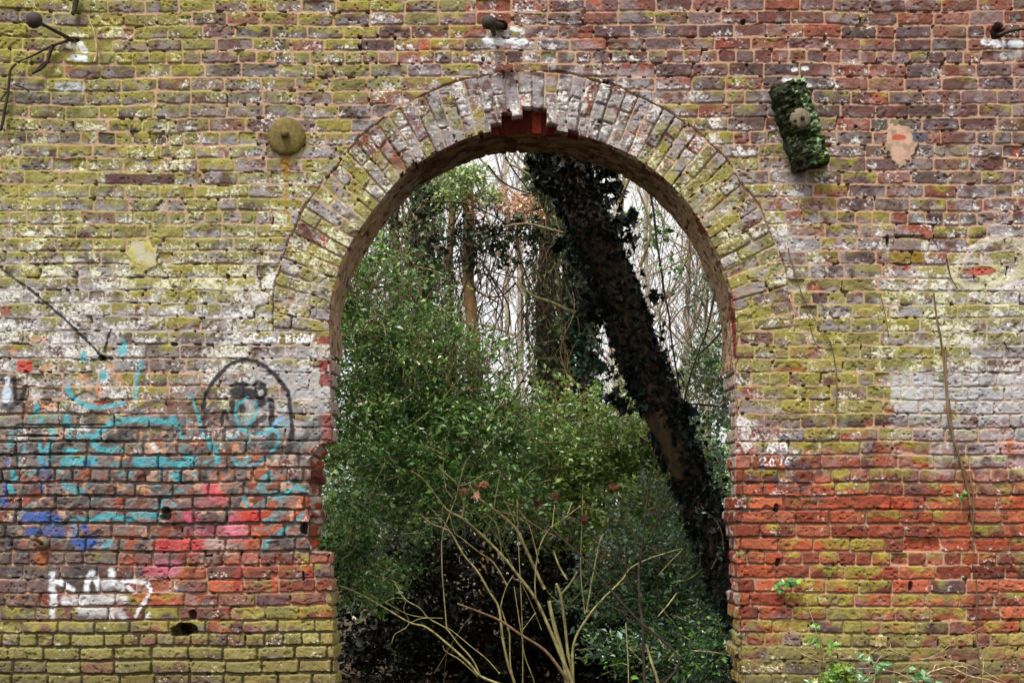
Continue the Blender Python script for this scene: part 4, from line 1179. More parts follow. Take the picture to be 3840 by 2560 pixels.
b4 = [blob(1300 + 210 * i, 2150 + (i % 2) * 150, 4.2, .7, .4, .75, 1.) for i in range(8)] + [blob(1500 + 250 * i, 2450, 4.6, .9, .3, .4, .6) for i in range(5)]
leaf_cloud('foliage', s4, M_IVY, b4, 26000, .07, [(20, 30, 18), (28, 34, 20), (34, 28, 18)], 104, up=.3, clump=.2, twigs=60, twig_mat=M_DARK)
s5 = empty('evergreen_shrub', P(1460, 2600, 1.2), 'low leafy sprig in the dark hollow by the left jamb', 'shrub', 'evergreen shrubs behind the wall')
b5 = [blob(1420, 2200, 1.3, .16, .12, .1, 1.), blob(1500, 2130, 1.3, .18, .12, .08, .6), blob(1330, 1950, 1.4, .2, .15, .3, 1.2), blob(1560, 2000, 1.4, .2, .12, .12, .7)]
leaf_cloud('foliage', s5, M_LEAF, b5, 1700, .03, GREENS, 105, up=.6, clump=.08, twigs=30, twig_mat=TW)
def sprays(parent, spots, n, pal, seed, size=.042):
    # thin shoots arching out of the crown, leaves along them
    Rk = np.random.RandomState(seed); mb = MB(); pos = []
    for k in range(n):
        px, py, Y, rx = spots[Rk.randint(len(spots))]
        p = P(px + Rk.normal() * rx, py + Rk.normal() * 45, Y + Rk.normal() * .25)
        d = np.array([Rk.normal() * .5, Rk.normal() * .3, .9]); d /= np.linalg.norm(d)
        L = .25 + .4 * Rk.rand(); pts = []
        c0 = np.array(list(p)); sag = np.array([Rk.normal() * .3, 0, -.35])
        for j in range(6):
            t = j / 5; pts.append(c0 + d * L * t + sag * L * t * t)
        mb.tube(pts, [.004, .0036, .0032, .0028, .0024, .002], 4)
        for j in range(16):
            t = .2 + .8 * Rk.rand(); pos.append(c0 + d * L * t + sag * L * t * t + Rk.normal(size=3) * .014)
    pos = np.array(pos)
    a, tr, c = leaf_arrays(pos, size * (.5 + .9 * Rk.rand(len(pos))), pal_cols(Rk, len(pos), pal), seed + 1, 'oval', .5)
    mesh_np('shoot_leaves', a, None, M_LEAF, c, parent, False, tr)
    mb.build('shoots', M_BROWN, parent)


sprays(s1, [(1330, 1080, 2.5, 50), (1430, 1080, 2.7, 70), (1600, 1300, 2.8, 70), (1720, 1400, 2.7, 60), (1800, 1420, 2.6, 70), (1400, 1250, 2.2, 90), (1550, 1400, 2.2, 120), (1900, 1580, 2.5, 70)], 260, GREENS, 201)
sprays(s2, [(2000, 1640, 3.0, 70), (2150, 1600, 3.1, 80), (2320, 1580, 3.2, 90), (2450, 1560, 3.2, 80), (2250, 1750, 2.8, 140)], 190, [(120, 152, 60), (142, 168, 84), (98, 132, 46)], 202)
sprays(s3, [(2680, 1200, 2.6, 50), (2640, 1500, 2.5, 60), (2500, 1950, 2.0, 90), (2600, 2150, 1.9, 90), (2350, 2150, 2.0, 90)], 150, BLUEGREEN, 203, .036)
# a few brown dead leaves caught in the stems
for i, (x, y) in enumerate([(960, 200), (990, 215), (850, 245), (930, 285), (1345, 330), (1880, 215), (1460, 290), (1670, 440)]):
    pxl, pyl = qs(x, y)
    Rl = np.random.RandomState(300 + i)
    pos = np.array([list(P(pxl, pyl, .93))]) + Rl.normal(size=(3, 3)) * .008
    a, tr, c = leaf_arrays(pos, np.full(3, .05), pal_cols(Rl, 3, [(132, 92, 66), (110, 74, 52), (156, 116, 88)] if i < 4 else [(70, 40, 26), (90, 52, 34)]), 300 + i, 'ivy', .1, .8)
    o = mesh_np('dead_leaf', a, None, M_DRYLEAF, c, None, False, tr)
    tag(o, ['curled pinkish dead leaf, largest of those on the pale stems', 'pink brown dead leaf touching the largest dead leaf', 'small pink dead leaf left of the largest one', 'narrow pink dead leaf at the stub of the cut stem',
            'dark brown dead leaf hanging on the leaning sapling', 'blackish dead leaf high up at the right among green leaves', 'dull brown dead leaf above the forked twig', 'rusty dead leaf by the thin upright stem'][i], 'leaf', 'dead leaves caught in the stems')


# ------------------------------------------------------------------ trees behind
def grow(mb, p, d, L, r, depth, R_, spread=.6, nb=3, tips=None):
    n = 4
    pts = [p]
    q = p.copy(); dd = d.copy()
    for k in range(n):
        dd = dd + Vector((R_.normal() * .16, R_.normal() * .16, R_.normal() * .1 + .05)); dd.normalize()
        q = q + dd * (L / n); pts.append(q.copy())
    r1 = r * .55
    mb.tube(pts, list(np.linspace(r, r1, n + 1)), 6 if r > .02 else 4)
    if tips is not None and depth <= 1: tips.append(q.copy())
    if depth <= 0: return
    for k in range(nb):
        f = .35 + .65 * (k + R_.rand()) / nb
        i = min(n - 1, int(f * n)); b = pts[i].lerp(pts[i + 1], min(1, f * n - i))
        nd = dd + Vector((R_.normal(), R_.normal() * .7, R_.normal() * .5 + .25)) * spread; nd.normalize()
        grow(mb, b, nd, L * (.55 + .25 * R_.rand()), max(.0035, r1 * (.5 + .25 * R_.rand())), depth - 1, R_, spread, nb, tips)


def bare_tree(px, Y, w, top, seed, mat, label, group, lean_=0., nb=4, dep=3, zb=None, first=.45):
    R_ = np.random.RandomState(seed)
    s = (DIST + Y) / FP
    base = P(px, 1900, Y); base.z = -.4
    o = empty('bare_tree', base, label, 'tree', group)
    topp = P(px + lean_, top, Y)
    r = w * s / 2
    n = 8
    pts = [base.lerp(topp, i / n) + Vector((R_.normal() * r * .8, R_.normal() * r * .8, 0)) for i in range(n + 1)]
    mb = MB(); mb.tube(pts, list(np.linspace(r * 1.15, r * .4, n + 1)), 9, .06, seed)
    mb.build('trunk', mat, o)
    mb2 = MB(); Ht = topp.z - base.z
    nlimb = 7
    for k in range(nlimb):
        f = first + (1 - first) * (k + R_.rand() * .6) / nlimb
        i = min(n - 1, int(f * n)); b = pts[i].lerp(pts[i + 1], f * n - i)
        d = Vector((R_.normal(), R_.normal() * .6, .75 + R_.normal() * .3)); d.normalize()
        grow(mb2, b, d, Ht * (.18 + .12 * R_.rand()), r * (.42 - .22 * f) + .006, dep, R_, .6, nb)
    mb2.build('limbs', mat, o)
    return o


GR = 'bare trees in the wood beyond the arch'
LB = ['slender pale bare tree left of the ivy wrapped trunks', 'thin grey bare tree above the left shrub', 'pale bare trunk just right of the tan stripped trunk', 'straight pale grey trunk between ivy trunks',
      'pale pinkish bare trunk left of the leaning ivy tree', 'forked grey bare tree against white sky at the upper right', 'slim bare tree right of the leaning ivy tree', 'grey bare tree close to the right side of the arch',
      'fine twigged bare tree behind the leaning trunk', 'bare tree nearest the left springing of the arch', 'distant bare tree over the middle shrub', 'bare tree with crossing limbs low at the right']
spec = [(1430, 14, 26, 420, 0), (1560, 18, 20, 380, 10), (1905, 16, 22, 380, -20), (1955, 20, 30, 300, 10), (2290, 15, 34, 420, 20), (2455, 9, 24, 420, -30), (2560, 12, 22, 380, 30), (2680, 10, 20, 460, -60), (2350, 20, 20, 350, -20),
        (1330, 12, 18, 480, 20), (2080, 24, 26, 320, 5), (2620, 8, 16, 520, 90)]
for i, (px, Y, w, top, ln) in enumerate(spec):
    bare_tree(px, Y, w, top - 300, 400 + i, M_GREYBARK, LB[i], GR, ln, first=.3, nb=3, dep=2 if Y > 13 else 3)


def ivy_trunk(px0, px1, top, Y, w, label, mat, seed, leafn, pal=MIDIVY, strands=0, leafw=1.5, bot=None, lsize=.05):
    o = empty('vine_covered_tree', (P(px1, 1900, Y).x, Y, -.4), label, 'tree', 'vine covered trunks in the wood')
    R_ = np.random.RandomState(seed)
    s = (DIST + Y) / FP; r = w * s / 2
    b = P(px1, 1900, Y); b.z = -.4; t_ = P(px0, top, Y)
    n = 9
    pts = [b.lerp(t_, i / n) + Vector((R_.normal() * r * .25, 0, 0)) for i in range(n + 1)]
    mb = MB(); mb.tube(pts, list(np.linspace(r * 1.1, r * .7, n + 1)), 12, .1, seed)
    mb.build('trunk', mat, o)
    pn = np.array([list(p) for p in pts])
    if leafn:
        tt = R_.rand(leafn) * n
        # patchy cover
        kp = R_.rand(len(tt)) < np.clip((fbm(tt * 50, tt * 0 + seed * 40, 60, 70, 2) - .2) / .25, .3, 1)
        tt = tt[kp]; m = len(tt)
        an = R_.rand(m) * 2 * math.pi
        rd = r * (.9 + (leafw - .9) * R_.rand(m) ** 1.5)
        pos = along(tt, pn) + rd[:, None] * np.stack([np.cos(an), np.sin(an), 0 * an], 1)
        a, tr, c = leaf_arrays(pos, lsize * (.6 + .8 * R_.rand(m)), pal_cols(R_, m, pal), seed + 1, 'ivy', .2, 0, .4)
        mesh_np('ivy', a, None, M_IVY, c, o, False, tr)
    if strands:
        mb = MB()
        for k in range(strands):
            a0 = R_.rand() * 2 * math.pi; f = R_.rand() * .7 + .3
            p = pn[0] * (1 - f) + pn[-1] * f + np.array([math.cos(a0) * r * (1 + 2.2 * R_.rand()), math.sin(a0) * r * 1.5, 0])
            Ls = .4 + 1.2 * R_.rand()
            pts2_ = [p + np.array([R_.normal() * .055, R_.normal() * .03, -Ls * j / 5]) for j in range(6)]
            mb.tube(pts2_, [.0025 + .006 * R_.rand() ** 2] * 6, 4)
        mb.build('hanging_vines', M_DARK if seed % 2 else M_BROWN, o)
    return o


ivy_trunk(1740, 1830, 640, 5.0, 56, 'tall tan trunk with stripped bark and a vine tangle at its top', M_TANBARK, 501, 0, strands=70)
ivy_trunk(1580, 1640, 600, 6.0, 50, 'grey green vine hung trunk left of the tan stripped trunk', M_BROWN, 502, 5200, MIDIVY, 130, 3.2)
ivy_trunk(1480, 1500, 520, 7.0, 40, 'thin vine hung trunk nearest the left curve of the arch', M_BROWN, 503, 2200, MIDIVY, 90, 3.0)
ivy_trunk(2040, 2028, 500, 5.5, 74, 'broad brown trunk with ragged ivy in the middle of the arch', M_DARK, 504, 7000, MIDIVY, 90, 2.2)
ivy_trunk(2120, 2108, 600, 6.0, 52, 'narrow brown trunk right of the broad ivy trunk', M_DARK, 505, 3600, MIDIVY, 50, 2.2)
ivy_trunk(2185, 2192, 500, 5.0, 58, 'trunk wrapped in dark green ivy just left of the leaning tree', M_DARK, 506, 6500, DKGREENS, 30, 2.3)
ivy_trunk(1690, 1690, 560, 8.0, 34, 'dim slender vine hung trunk just left of the tan stripped trunk', M_BROWN, 507, 500, MIDIVY, 50, 2.4)

# vine tangle on top of the tan trunk
vt = empty('vine_tangle', P(1800, 760, 4.8), 'heap of pale green and orange brown vines over the broken tree top', 'vine')
leaf_cloud('foliage', vt, M_LEAF, [blob(1690, 720, 4.8, .22, .2, .26, 1.2), blob(1760, 660, 4.8, .18, .2, .09, .7), blob(1830, 740, 4.8, .12, .15, .1, .5)], 2600, .04,
           [(150, 166, 100), (124, 144, 82), (182, 188, 128), (100, 118, 64)], 601, up=.6, clump=.09)
leaf_cloud('dry_leaves', vt, M_DRYLEAF, [blob(1900, 745, 4.8, .26, .2, .12, 1.2), blob(1960, 800, 4.7, .22, .15, .14, .9), blob(1770, 800, 4.8, .12, .1, .2, .5)], 1700, .034,
           [(206, 164, 132), (176, 128, 94), (222, 190, 160), (132, 98, 70)], 602, up=.4, clump=.09)
leaf_cloud('dark_leaves', vt, M_IVY, [blob(1880, 880, 4.7, .45, .2, .16, 1.), blob(1640, 900, 4.8, .3, .15, .3, .8), blob(1780, 900, 4.9, .2, .2, .3, .7), blob(1940, 950, 4.8, .3, .2, .3, .5), blob(1620, 760, 4.9, .14, .1, .3, .6)], 1500, .045, DKGREENS + [(84, 66, 44), (70, 58, 40)], 603, 'ivy', up=.2, clump=.1, droop=.5)
R_ = np.random.RandomState(77)
mb = MB()
for k in range(60):
    px = R_.uniform(1540, 2230); top = 700 + R_.rand() * 330 + abs(px - 1800) * .2; Ls = R_.uniform(120, 520)
    Y = 4.6 + R_.rand() * .8
    p0 = P(px, top, Y); k_ = R_.normal() * .06
    pts = [p0 + Vector((R_.normal() * .05 + k_ * j, R_.normal() * .02, -Ls * .0025 * j / 6)) for j in range(7)]
    mb.tube(pts, [.002 + .005 * R_.rand() ** 3] * 7, 4)
mb.build('hanging_stems', M_DARK, vt)

# thin dark climbing stems in front of the sky, right
cv = empty('climbing_stem', P(2560, 2500, 1.8), 'thin black climbing stem curving down right of the leaning tree', 'vine')
mb = MB()
for pts in ([(2440, 730), (2452, 800), (2462, 900), (2478, 1000), (2490, 1090), (2508, 1180), (2516, 1260), (2530, 1350), (2545, 1440), (2560, 1560)],
            [(2690, 1060), (2672, 1140), (2650, 1240), (2615, 1330), (2580, 1440), (2562, 1520)], [(2730, 1190), (2690, 1260), (2620, 1330)], [(2560, 1520), (2620, 1515), (2740, 1530)]):
    mb = MB(); mb.tube([P(x, y, 1.75) for x, y in pts], list(np.linspace(.009, .006, len(pts))), 6); mb.build('stem', M_DARK, cv)
leaf_cloud('leaves', cv, M_LEAF, [blob(2400, 790, 1.8, .16, .08, .1, .6), blob(2440, 860, 1.8, .1, .06, .14, .6), blob(2500, 900, 1.8, .12, .06, .12, .2), blob(2560, 1000, 1.8, .14, .06, .12, .2), blob(2670, 1350, 1.8, .12, .1, .2, .4)], 260, .045, GREENS, 710, up=.2, clump=.08)
cb2 = empty('hanging_branch', P(1950, 1300, 1.6), 'thin dark twigs hanging in front of the trunks in the middle', 'branch')
mb = MB()
for pts in ([(1938, 880), (1950, 960), (1965, 1010), (1985, 1060), (2005, 1110), (2030, 1150)], [(1800, 970), (1850, 1050), (1900, 1130), (1912, 1200), (1900, 1260)], [(2120, 910), (2080, 960), (2020, 1010), (1960, 1050)],
            [(1935, 1060), (1880, 1110), (1830, 1110)], [(1830, 620), (1880, 680), (1950, 715), (2010, 730)], [(1895, 590), (1940, 660), (1990, 720)], [(1600, 760), (1730, 760), (1830, 800), (1900, 840)]):
    mb = MB(); mb.tube([P(x, y, 1.7) for x, y in pts], list(np.linspace(.008, .005, len(pts))), 5); mb.build('twig', M_DARK, cb2)

# far belt of saplings and brush that reads as one mass
mb = MB(); R_ = np.random.RandomState(88)
for k in range(30):
    px = R_.uniform(1100, 2900); Y = R_.uniform(16, 34)
    p = P(px, 1900, Y); p.z = -.4
    d = Vector((R_.normal() * .09, 0, 1)); d.normalize()
    grow(mb, p, d, R_.uniform(3.5, 8.5), R_.uniform(.02, .07), 3, R_, .42, 3)
o = mb.build('far_brush', M_GREYBARK); tag(o, 'mass of fine grey twigs and saplings far off in the wood', 'brush', None, 'stuff')
mb = MB()
for k in range(110):
    px = R_.uniform(1250, 2800); Y = R_.uniform(7, 13)
    p = P(px, R_.uniform(1000, 1700), Y)
    d = Vector((R_.normal() * .5, 0, .8)); d.normalize()
    grow(mb, p, d, R_.uniform(.6, 1.5), R_.uniform(.004, .011), 2, R_, .7, 4)
o = mb.build('near_brush', M_BROWN); tag(o, 'tangle of brown leafless twigs between the trunks', 'brush', None, 'stuff')
# far undergrowth behind the shrubs
fu = leaf_cloud('far_undergrowth', None, M_LEAF, [blob(1200 + 200 * i, 1650 + (i * 37 % 90), 9 + (i % 3), 1.0, .8, .7, 1.) for i in range(10)] + [blob(1300 + 180 * i, 1900, 7, .9, .6, .8, 1.) for i in range(9)], 15000, .09, GREENS + MIDIVY, 120, up=.4, clump=.25)
tag(fu, 'mass of green undergrowth far behind the shrubs', 'undergrowth', None, 'stuff')
# dead leaves on the ground behind the wall
R_ = np.random.RandomState(99)
n = 5200
lx = R_.uniform(-3.2, 4.2, n); ly = R_.uniform(.7, 8, n)
pos = np.stack([lx, ly, -.43 + R_.rand(n) * .05], 1)
a, tr, c = leaf_arrays(pos, .06 * (.6 + .8 * R_.rand(n)), pal_cols(R_, n, [(84, 62, 40), (60, 44, 30), (110, 82, 54), (44, 34, 24)]), 98, 'oval', 1.2)
o = mesh_np('leaf_litter', a, None, M_DRYLEAF, c, None, False, tr); tag(o, 'brown fallen leaves covering the ground in the hollow', 'leaf litter', None, 'stuff')


# ------------------------------------------------------------------ iron fittings on the wall
def lathe(profile, sides=28, jit=0.0, seed=0):
    """profile [(r, h)] revolved about -Y (outwards)"""
    R_ = np.random.RandomState(seed)
    th = np.linspace(0, 2 * math.pi, sides, endpoint=False)
    co_ = []
    for r, h in profile:
        rr = r * (1 + (R_.rand(sides) - .5) * jit)
        co_ += [(rr[k] * math.cos(t_), -h, rr[k] * math.sin(t_)) for k, t_ in enumerate(th)]
    q = []
    for i in range(len(profile) - 1):
        for k in range(sides):
            q.append((i * sides + k, i * sides + (k + 1) % sides, (i + 1) * sides + (k + 1) % sides, (i + 1) * sides + k))
    return np.array(co_), np.array(q)


def lathe_obj(name, mat, parent, profile, off=(0, 0, 0), sides=28, jit=0.0, seed=0, flip=1):
    co_, q = lathe(profile, sides, jit, seed)
    o = mesh_np(name, co_ + np.array(off), q, mat, None)
    o.parent = parent
    return o


ap = empty('anchor_plate', P(1075, 512, -.01), 'large round rusty iron tie plate with a centre bolt left of the arch', 'anchor plate')
lathe_obj('plate', M_RUST, ap, [(.001, .030), (.03, .030), (.07, .027), (.10, .020), (.114, .012), (.117, .004), (.115, -.02)], sides=40, jit=.012)
lathe_obj('bolt', M_RUST, ap, [(.001, .070), (.018, .070), (.025, .062), (.027, .045), (.029, .026)], off=(-.008, 0, .008), sides=10, jit=.1)


def ball_rod(name, cx, cy, rpx, hx, hy, Y, mat, mat2, label, cat, rw, hY=.06):
    o = empty(name, P(hx, hy, 0), label, cat)
    s = (DIST + Y) / FP
    c_ = P(cx, cy, Y); h_ = P(hx, hy, 0); h2 = h_ + (h_ - c_).normalized() * hY
    mb = MB(); mb.tube([h2, h_.lerp(c_, .33), h_.lerp(c_, .66), c_], [rw, rw, rw * .95, rw * .95], 10, .08, 4)
    mb.build('rod', mat, o)
    r = rpx * s
    pr = [(r * math.sin(a), -r * math.cos(a)) for a in np.linspace(.02, math.pi - .02, 12)]
    co_, q = lathe(pr, 18, .07, 3)
    co_ = co_ * np.array([1, .8, 1])
    mesh_np('knob', co_ + np.array(list(c_)), q, mat2, None, o)
    return o


ball_rod('tie_rod', 128, 76, 31, 276, 152, -.30, M_BLACKIRON, M_BLACKIRON, 'black iron rod with a ball end sticking out at the upper left', 'tie rod', .011)
kb = ball_rod('tie_rod', 1832, 84, 27, 1874, 96, -.16, M_BLACKIRON, M_BLACKIRON, 'short mossy iron knob poking from a hole above the arch', 'tie rod', .02)
mb = MB(); mb.tube([P(1845, 100, -.12), P(1850, 118, -.06), P(1852, 132, -.01)], [.02, .016, .012], 8, .15, 9); mb.build('root', M_BLACKIRON, kb)
rh = empty('iron_bar', P(3745, 128, 0), 'bent dark iron bar coming out of a hole at the upper right edge', 'iron bar')
mb = MB(); mb.tube([P(3740, 133, .05), P(3752, 130, -.02), P(3785, 117, -.05), P(3830, 109, -.08), P(3900, 104, -.12)], [.012, .012, .012, .011, .011], 10, .05, 2); mb.build('bar', M_BLACKIRON, rh)
fl = ball_rod('pipe_stub', 123, 2016, 12, 158, 2034, -.16, M_REDRUST, M_GREYIRON, 'small rusty pipe stub with round flange low on the left', 'pipe', .012, .03)
lathe_obj('flange', M_GREYIRON, fl, [(.012, .03), (.028, .026), (.038, .018), (.041, .008), (.041, -.01)], off=(0.004, -.0, 0), sides=26, jit=.02)

# mossy timber pad with its washer
mp_ = empty('timber_pad', P(2988, 480, 0), 'tilted block of rotten timber covered in green moss, held by an iron washer', 'timber block')
M_PAD = mat_attr('mossy_rotten_timber', 1.0, .02, 90, .4, .6, 60, .006)
ctr = P(2988, 482, -.0)
hw, hl, dep_ = .108, .27, .15
tilt_ = math.radians(17)
nu, nv_, = 90, 170
uu_, vv_ = np.meshgrid(np.linspace(-1.3, 1.3, nu), np.linspace(-1.15, 1.15, nv_))
# pillow-shaped block: front face and rolled sides
su = np.sign(uu_) * np.minimum(np.abs(uu_), 1); sv = np.sign(vv_) * np.minimum(np.abs(vv_), 1)
ov = np.maximum(np.maximum(np.abs(uu_) - 1, 0) / .3, np.maximum(np.abs(vv_) - 1, 0) / .15)
lx_ = su * hw; lz_ = sv * hl
xi = (lx_ * 900).ravel(); zi = (lz_ * 900).ravel()
bm_ = fbm(xi * 0.8 + 500, zi * 1.4 + 500, 40, 80, 3)
cell = np.abs(np.sin(zi / 900 / .0235 * math.pi + (vn(xi, zi, 40, 81) - .5) * 5)) ** .5 * (.5 + .5 * np.abs(np.sin(xi / 900 / .04 * math.pi + (vn(xi, zi, 30, 82) - .5) * 4)) ** .5)
rnd_ = 1 - .16 * (np.abs(su) ** 6).ravel() - .16 * (np.abs(sv) ** 8).ravel()
hh_ = dep_ * rnd_ * (1 - ov.ravel()) + ((bm_ - .5) * .07 + (fbm(xi + 40, zi * 1.3 + 40, 15, 88, 2) - .5) * .03 + cell * .006) * (1 - ov.ravel())
jx = (fbm(zi + 90, hh_ * 900, 26, 83, 2) - .5) * .03 * (np.abs(su.ravel()) > .8)
rx_ = lx_.ravel() + jx; rz_ = lz_.ravel() + (fbm(xi + 90, hh_ * 900, 26, 84, 2) - .5) * .03 * (np.abs(sv.ravel()) > .85)
X_ = rx_ * math.cos(tilt_) - rz_ * math.sin(tilt_)
Z_ = rx_ * math.sin(tilt_) + rz_ * math.cos(tilt_)
cop = np.stack([X_ + ctr.x, -hh_, Z_ + ctr.z], 1)
cp = np.tile(L_(34, 36, 20), (len(xi), 1)) * (.6 + .9 * bm_[:, None])
side_r = sm(-.1, .6, su.ravel() * 1.0 + .15)
grn = sm(.46, .60, fbm(xi + 300, zi + 300, 36, 85, 3) + .18 * side_r + .10 * (sv.ravel() < -.1) - .08) * (1 - sm(.1, .5, ov.ravel())) * side_r
cp = mix(cp, L_(62, 74, 36), grn * .8)
cp = mix(cp, L_(124, 148, 116), sm(.64, .78, fbm(xi + 700, zi, 20, 86, 3) + .12 * grn) * grn)
cp = mix(cp, L_(62, 66, 58), sm(.55, .7, fbm(xi, zi + 800, 24, 87, 2)) * (1 - grn) * .7)
ii, jj = np.meshgrid(np.arange(nv_ - 1), np.arange(nu - 1), indexing='ij')
v0 = (ii * nu + jj).ravel()
mesh_np('block', cop, np.stack([v0, v0 + 1, v0 + nu + 1, v0 + nu], 1), M_PAD, cp, mp_)
wc = P(3001, 445, -dep_ - .005)
o = lathe_obj('washer', M_GREYIRON, mp_, [(.001, .026), (.02, .026), (.045, .021), (.058, .014), (.065, .004), (.064, -.015)], off=tuple(np.array(list(wc)) - np.array(list(mp_.location)) ), sides=32, jit=.015)
o = lathe_obj('bolt', M_BLACKIRON, mp_, [(.001, .05), (.010, .05), (.013, .044), (.014, .022)], off=tuple(np.array(list(wc)) - np.array(list(mp_.location)) + np.array([.008, 0, -.004])), sides=8, jit=.12)


# ------------------------------------------------------------------ creepers on the face of the wall
def creeper(name, label, lines, mat, leaves=None, cat='vine', Y=-.02, seed=0, pal=None, lsz=.03, group=None):
    o = empty(name, P(*lines[0][0][0], 0), label, cat, group)
    mb = MB()
    for k, (pts, w0, w1) in enumerate(lines):
        n = len(pts)
        Rk = np.random.RandomState(seed + k)
        mb = MB(); mb.tube([P(x, y, Y - .012 * Rk.rand()) for x, y in pts], [max(.0016, (w0 + (w1 - w0) * i / (n - 1)) / S / 2) for i in range(n)], 6, .15, seed + k)
        mb.build('stem', mat, o)
    if leaves:
        Rk = np.random.RandomState(seed + 50)
        pos = []
        for (x, y, sx_, sy_, m) in leaves:
            for _ in range(m): pos.append(list(P(x + Rk.normal() * sx_, y + Rk.normal() * sy_, Y - .02 - .05 * Rk.rand())))
        pos = np.array(pos)
        a, tr, c = leaf_arrays(pos, lsz * (.6 + .8 * Rk.rand(len(pos))), pal_cols(Rk, len(pos), pal or [(96, 150, 60), (120, 170, 76), (74, 124, 52)]), seed, 'ivy', .3, .9)
        mesh_np('leaves', a, None, M_LEAF, c, o, False, tr)
    return o


creeper('creeper', 'long dry vine hanging down the wall right of the arch', [
    ([(3502, 1100), (3506, 1140), (3514, 1200), (3528, 1270), (3536, 1330), (3545, 1400), (3550, 1480), (3556, 1560), (3575, 1640), (3600, 1720), (3618, 1780), (3632, 1850), (3640, 1900)], 6, 12),
    ([(3545, 1300), (3548, 1400), (3556, 1520), (3562, 1600), (3590, 1680)], 6, 7), ([(3590, 1680), (3605, 1740), (3640, 1800), (3652, 1880), (3650, 1950), (3646, 1985)], 8, 4),
    ([(3640, 1900), (3648, 1990), (3650, 2060), (3646, 2130)], 5, 4), ([(3600, 1700), (3612, 1800), (3610, 1860), (3626, 1910)], 4, 3), ([(3560, 1500), (3576, 1640), (3580, 1720)], 4, 3),
    ([(3660, 2170), (3664, 2270), (3662, 2330), (3665, 2420), (3680, 2520), (3684, 2600)], 4, 6), ([(3300, 1100), (3320, 1180), (3332, 1260)], 4, 3)], M_BROWN,
    [(3608, 1862, 8, 10, 7), (3620, 1850, 4, 4, 3)], seed=11, lsz=.03)
creeper('creeper', 'thin faint vine wandering down beside the right haunch of the arch', [
    ([(2955, 930), (2968, 980), (2990, 1050), (3010, 1110), (3040, 1170), (3070, 1220), (3110, 1280), (3128, 1340), (3136, 1400), (3138, 1480), (3134, 1540)], 5, 4), ([(3036, 1210), (3060, 1290), (3110, 1310)], 4, 3),
    ([(3550, 970), (3566, 1040), (3590, 1080)], 6, 4), ([(3765, 1280), (3785, 1320)], 6, 4)], M_BROWN, None, seed=31, Y=-.012)
creeper('creeper', 'dark dead creeper roots clinging to the upper left corner of the wall', [
    ([(290, -20), (285, 10), (278, 40), (272, 55)], 22, 18), ([(262, 150), (225, 162), (190, 175), (150, 195), (110, 215), (60, 235)], 12, 6), ([(200, 168), (188, 200), (175, 235), (150, 260), (120, 275)], 16, 10),
    ([(185, 230), (160, 240), (140, 262)], 14, 8), ([(60, 240), (40, 262), (35, 300), (30, 350), (20, 400), (12, 450), (2, 490)], 9, 14), ([(0, 380), (20, 350), (38, 330)], 8, 6), ([(60, 320), (90, 330), (110, 345)], 8, 5)], M_DARK,
    None, seed=51, Y=-.03)
creeper('twig', 'short pale dead twig hanging on the wall near the ball ended rod', [([(332, 80), (345, 100), (352, 120), (358, 150), (363, 180), (362, 205), (352, 235)], 7, 9)], M_DRYVINE, None, 'twig', Y=-.04, seed=61)
creeper('ivy_sprout', 'small bright green ivy sprout growing out of the red bricks', [([(2996, 2190), (2970, 2185), (2935, 2195), (2912, 2205)], 3, 2)], M_DRYVINE,
        [(2935, 2190, 14, 6, 9), (2968, 2188, 12, 6, 9), (2915, 2205, 6, 8, 8), (2985, 2190, 8, 8, 4)], 'plant', seed=71, lsz=.036)
creeper('ivy_sprout', 'thin trailing ivy shoot low on the wall right of the arch', [([(3020, 2240), (3050, 2330), (3062, 2370), (3080, 2420), (3090, 2490)], 3, 3)], M_DRYVINE,
        [(3064, 2350, 6, 10, 8), (3042, 2392, 6, 5, 4), (3120, 2420, 9, 7, 9), (3072, 2400, 5, 8, 3)], 'plant', seed=81, lsz=.03, pal=[(90, 140, 50), (120, 160, 60)])


# foreground weeds at the foot of the wall, right
def qw(x, y): return (2950 + x / 2.643, 2230 + y / 2.643)


wd = empty('ivy_plant', P(3150, 2600, -.2), 'clump of small yellow green ivy leaves at the foot of the wall', 'plant')
Rw = np.random.RandomState(5)


def wleaf(parent, cl, sz, pal, seed, Y0=-.12, shape='ivy', nm='leaves'):
    Rk = np.random.RandomState(seed); pos = []
    for (x, y, sx_, sy_, m) in cl:
        for _ in range(m):
            a, b = qw(x + Rk.normal() * sx_, y + Rk.normal() * sy_); pos.append(list(P(a, b, Y0 - .12 * Rk.rand())))
    pos = np.array(pos)
    a, tr, c = leaf_arrays(pos, sz * (.6 + .8 * Rk.rand(len(pos))), pal_cols(Rk, len(pos), pal), seed, shape, .6, .6)
    return mesh_np(nm, a, None, M_LEAF, c, parent, False, tr)


wleaf(wd, [(470, 790, 60, 50, 90), (600, 740, 30, 30, 18), (420, 850, 40, 20, 26), (560, 850, 60, 20, 26), (330, 870, 40, 14, 8)], .034, [(120, 150, 40), (96, 136, 48), (150, 166, 60), (70, 110, 46)], 91)
mb = MB()
for pts in ([(420, 980), (470, 860), (450, 760)], [(520, 980), (560, 850), (600, 720)], [(480, 980), (440, 860), (370, 800)]):
    mb.tube([P(*qw(x, y), -.15) for x, y in pts], [.003, .0025, .002], 5); mb.build('stem', M_DRYVINE, wd); mb = MB()
br = empty('bramble_plant', P(3330, 2600, -.25), 'low bramble with broad green leaves among the dry runners', 'plant')
wleaf(br, [(880, 680, 50, 22, 14), (700, 630, 20, 14, 4), (930, 740, 30, 14, 6), (1000, 700, 26, 20, 4), (800, 830, 60, 20, 9), (1060, 850, 40, 14, 6), (730, 860, 30, 12, 6)], .045, [(84, 132, 70), (104, 150, 86), (60, 104, 56)], 92, -.2, 'oval')
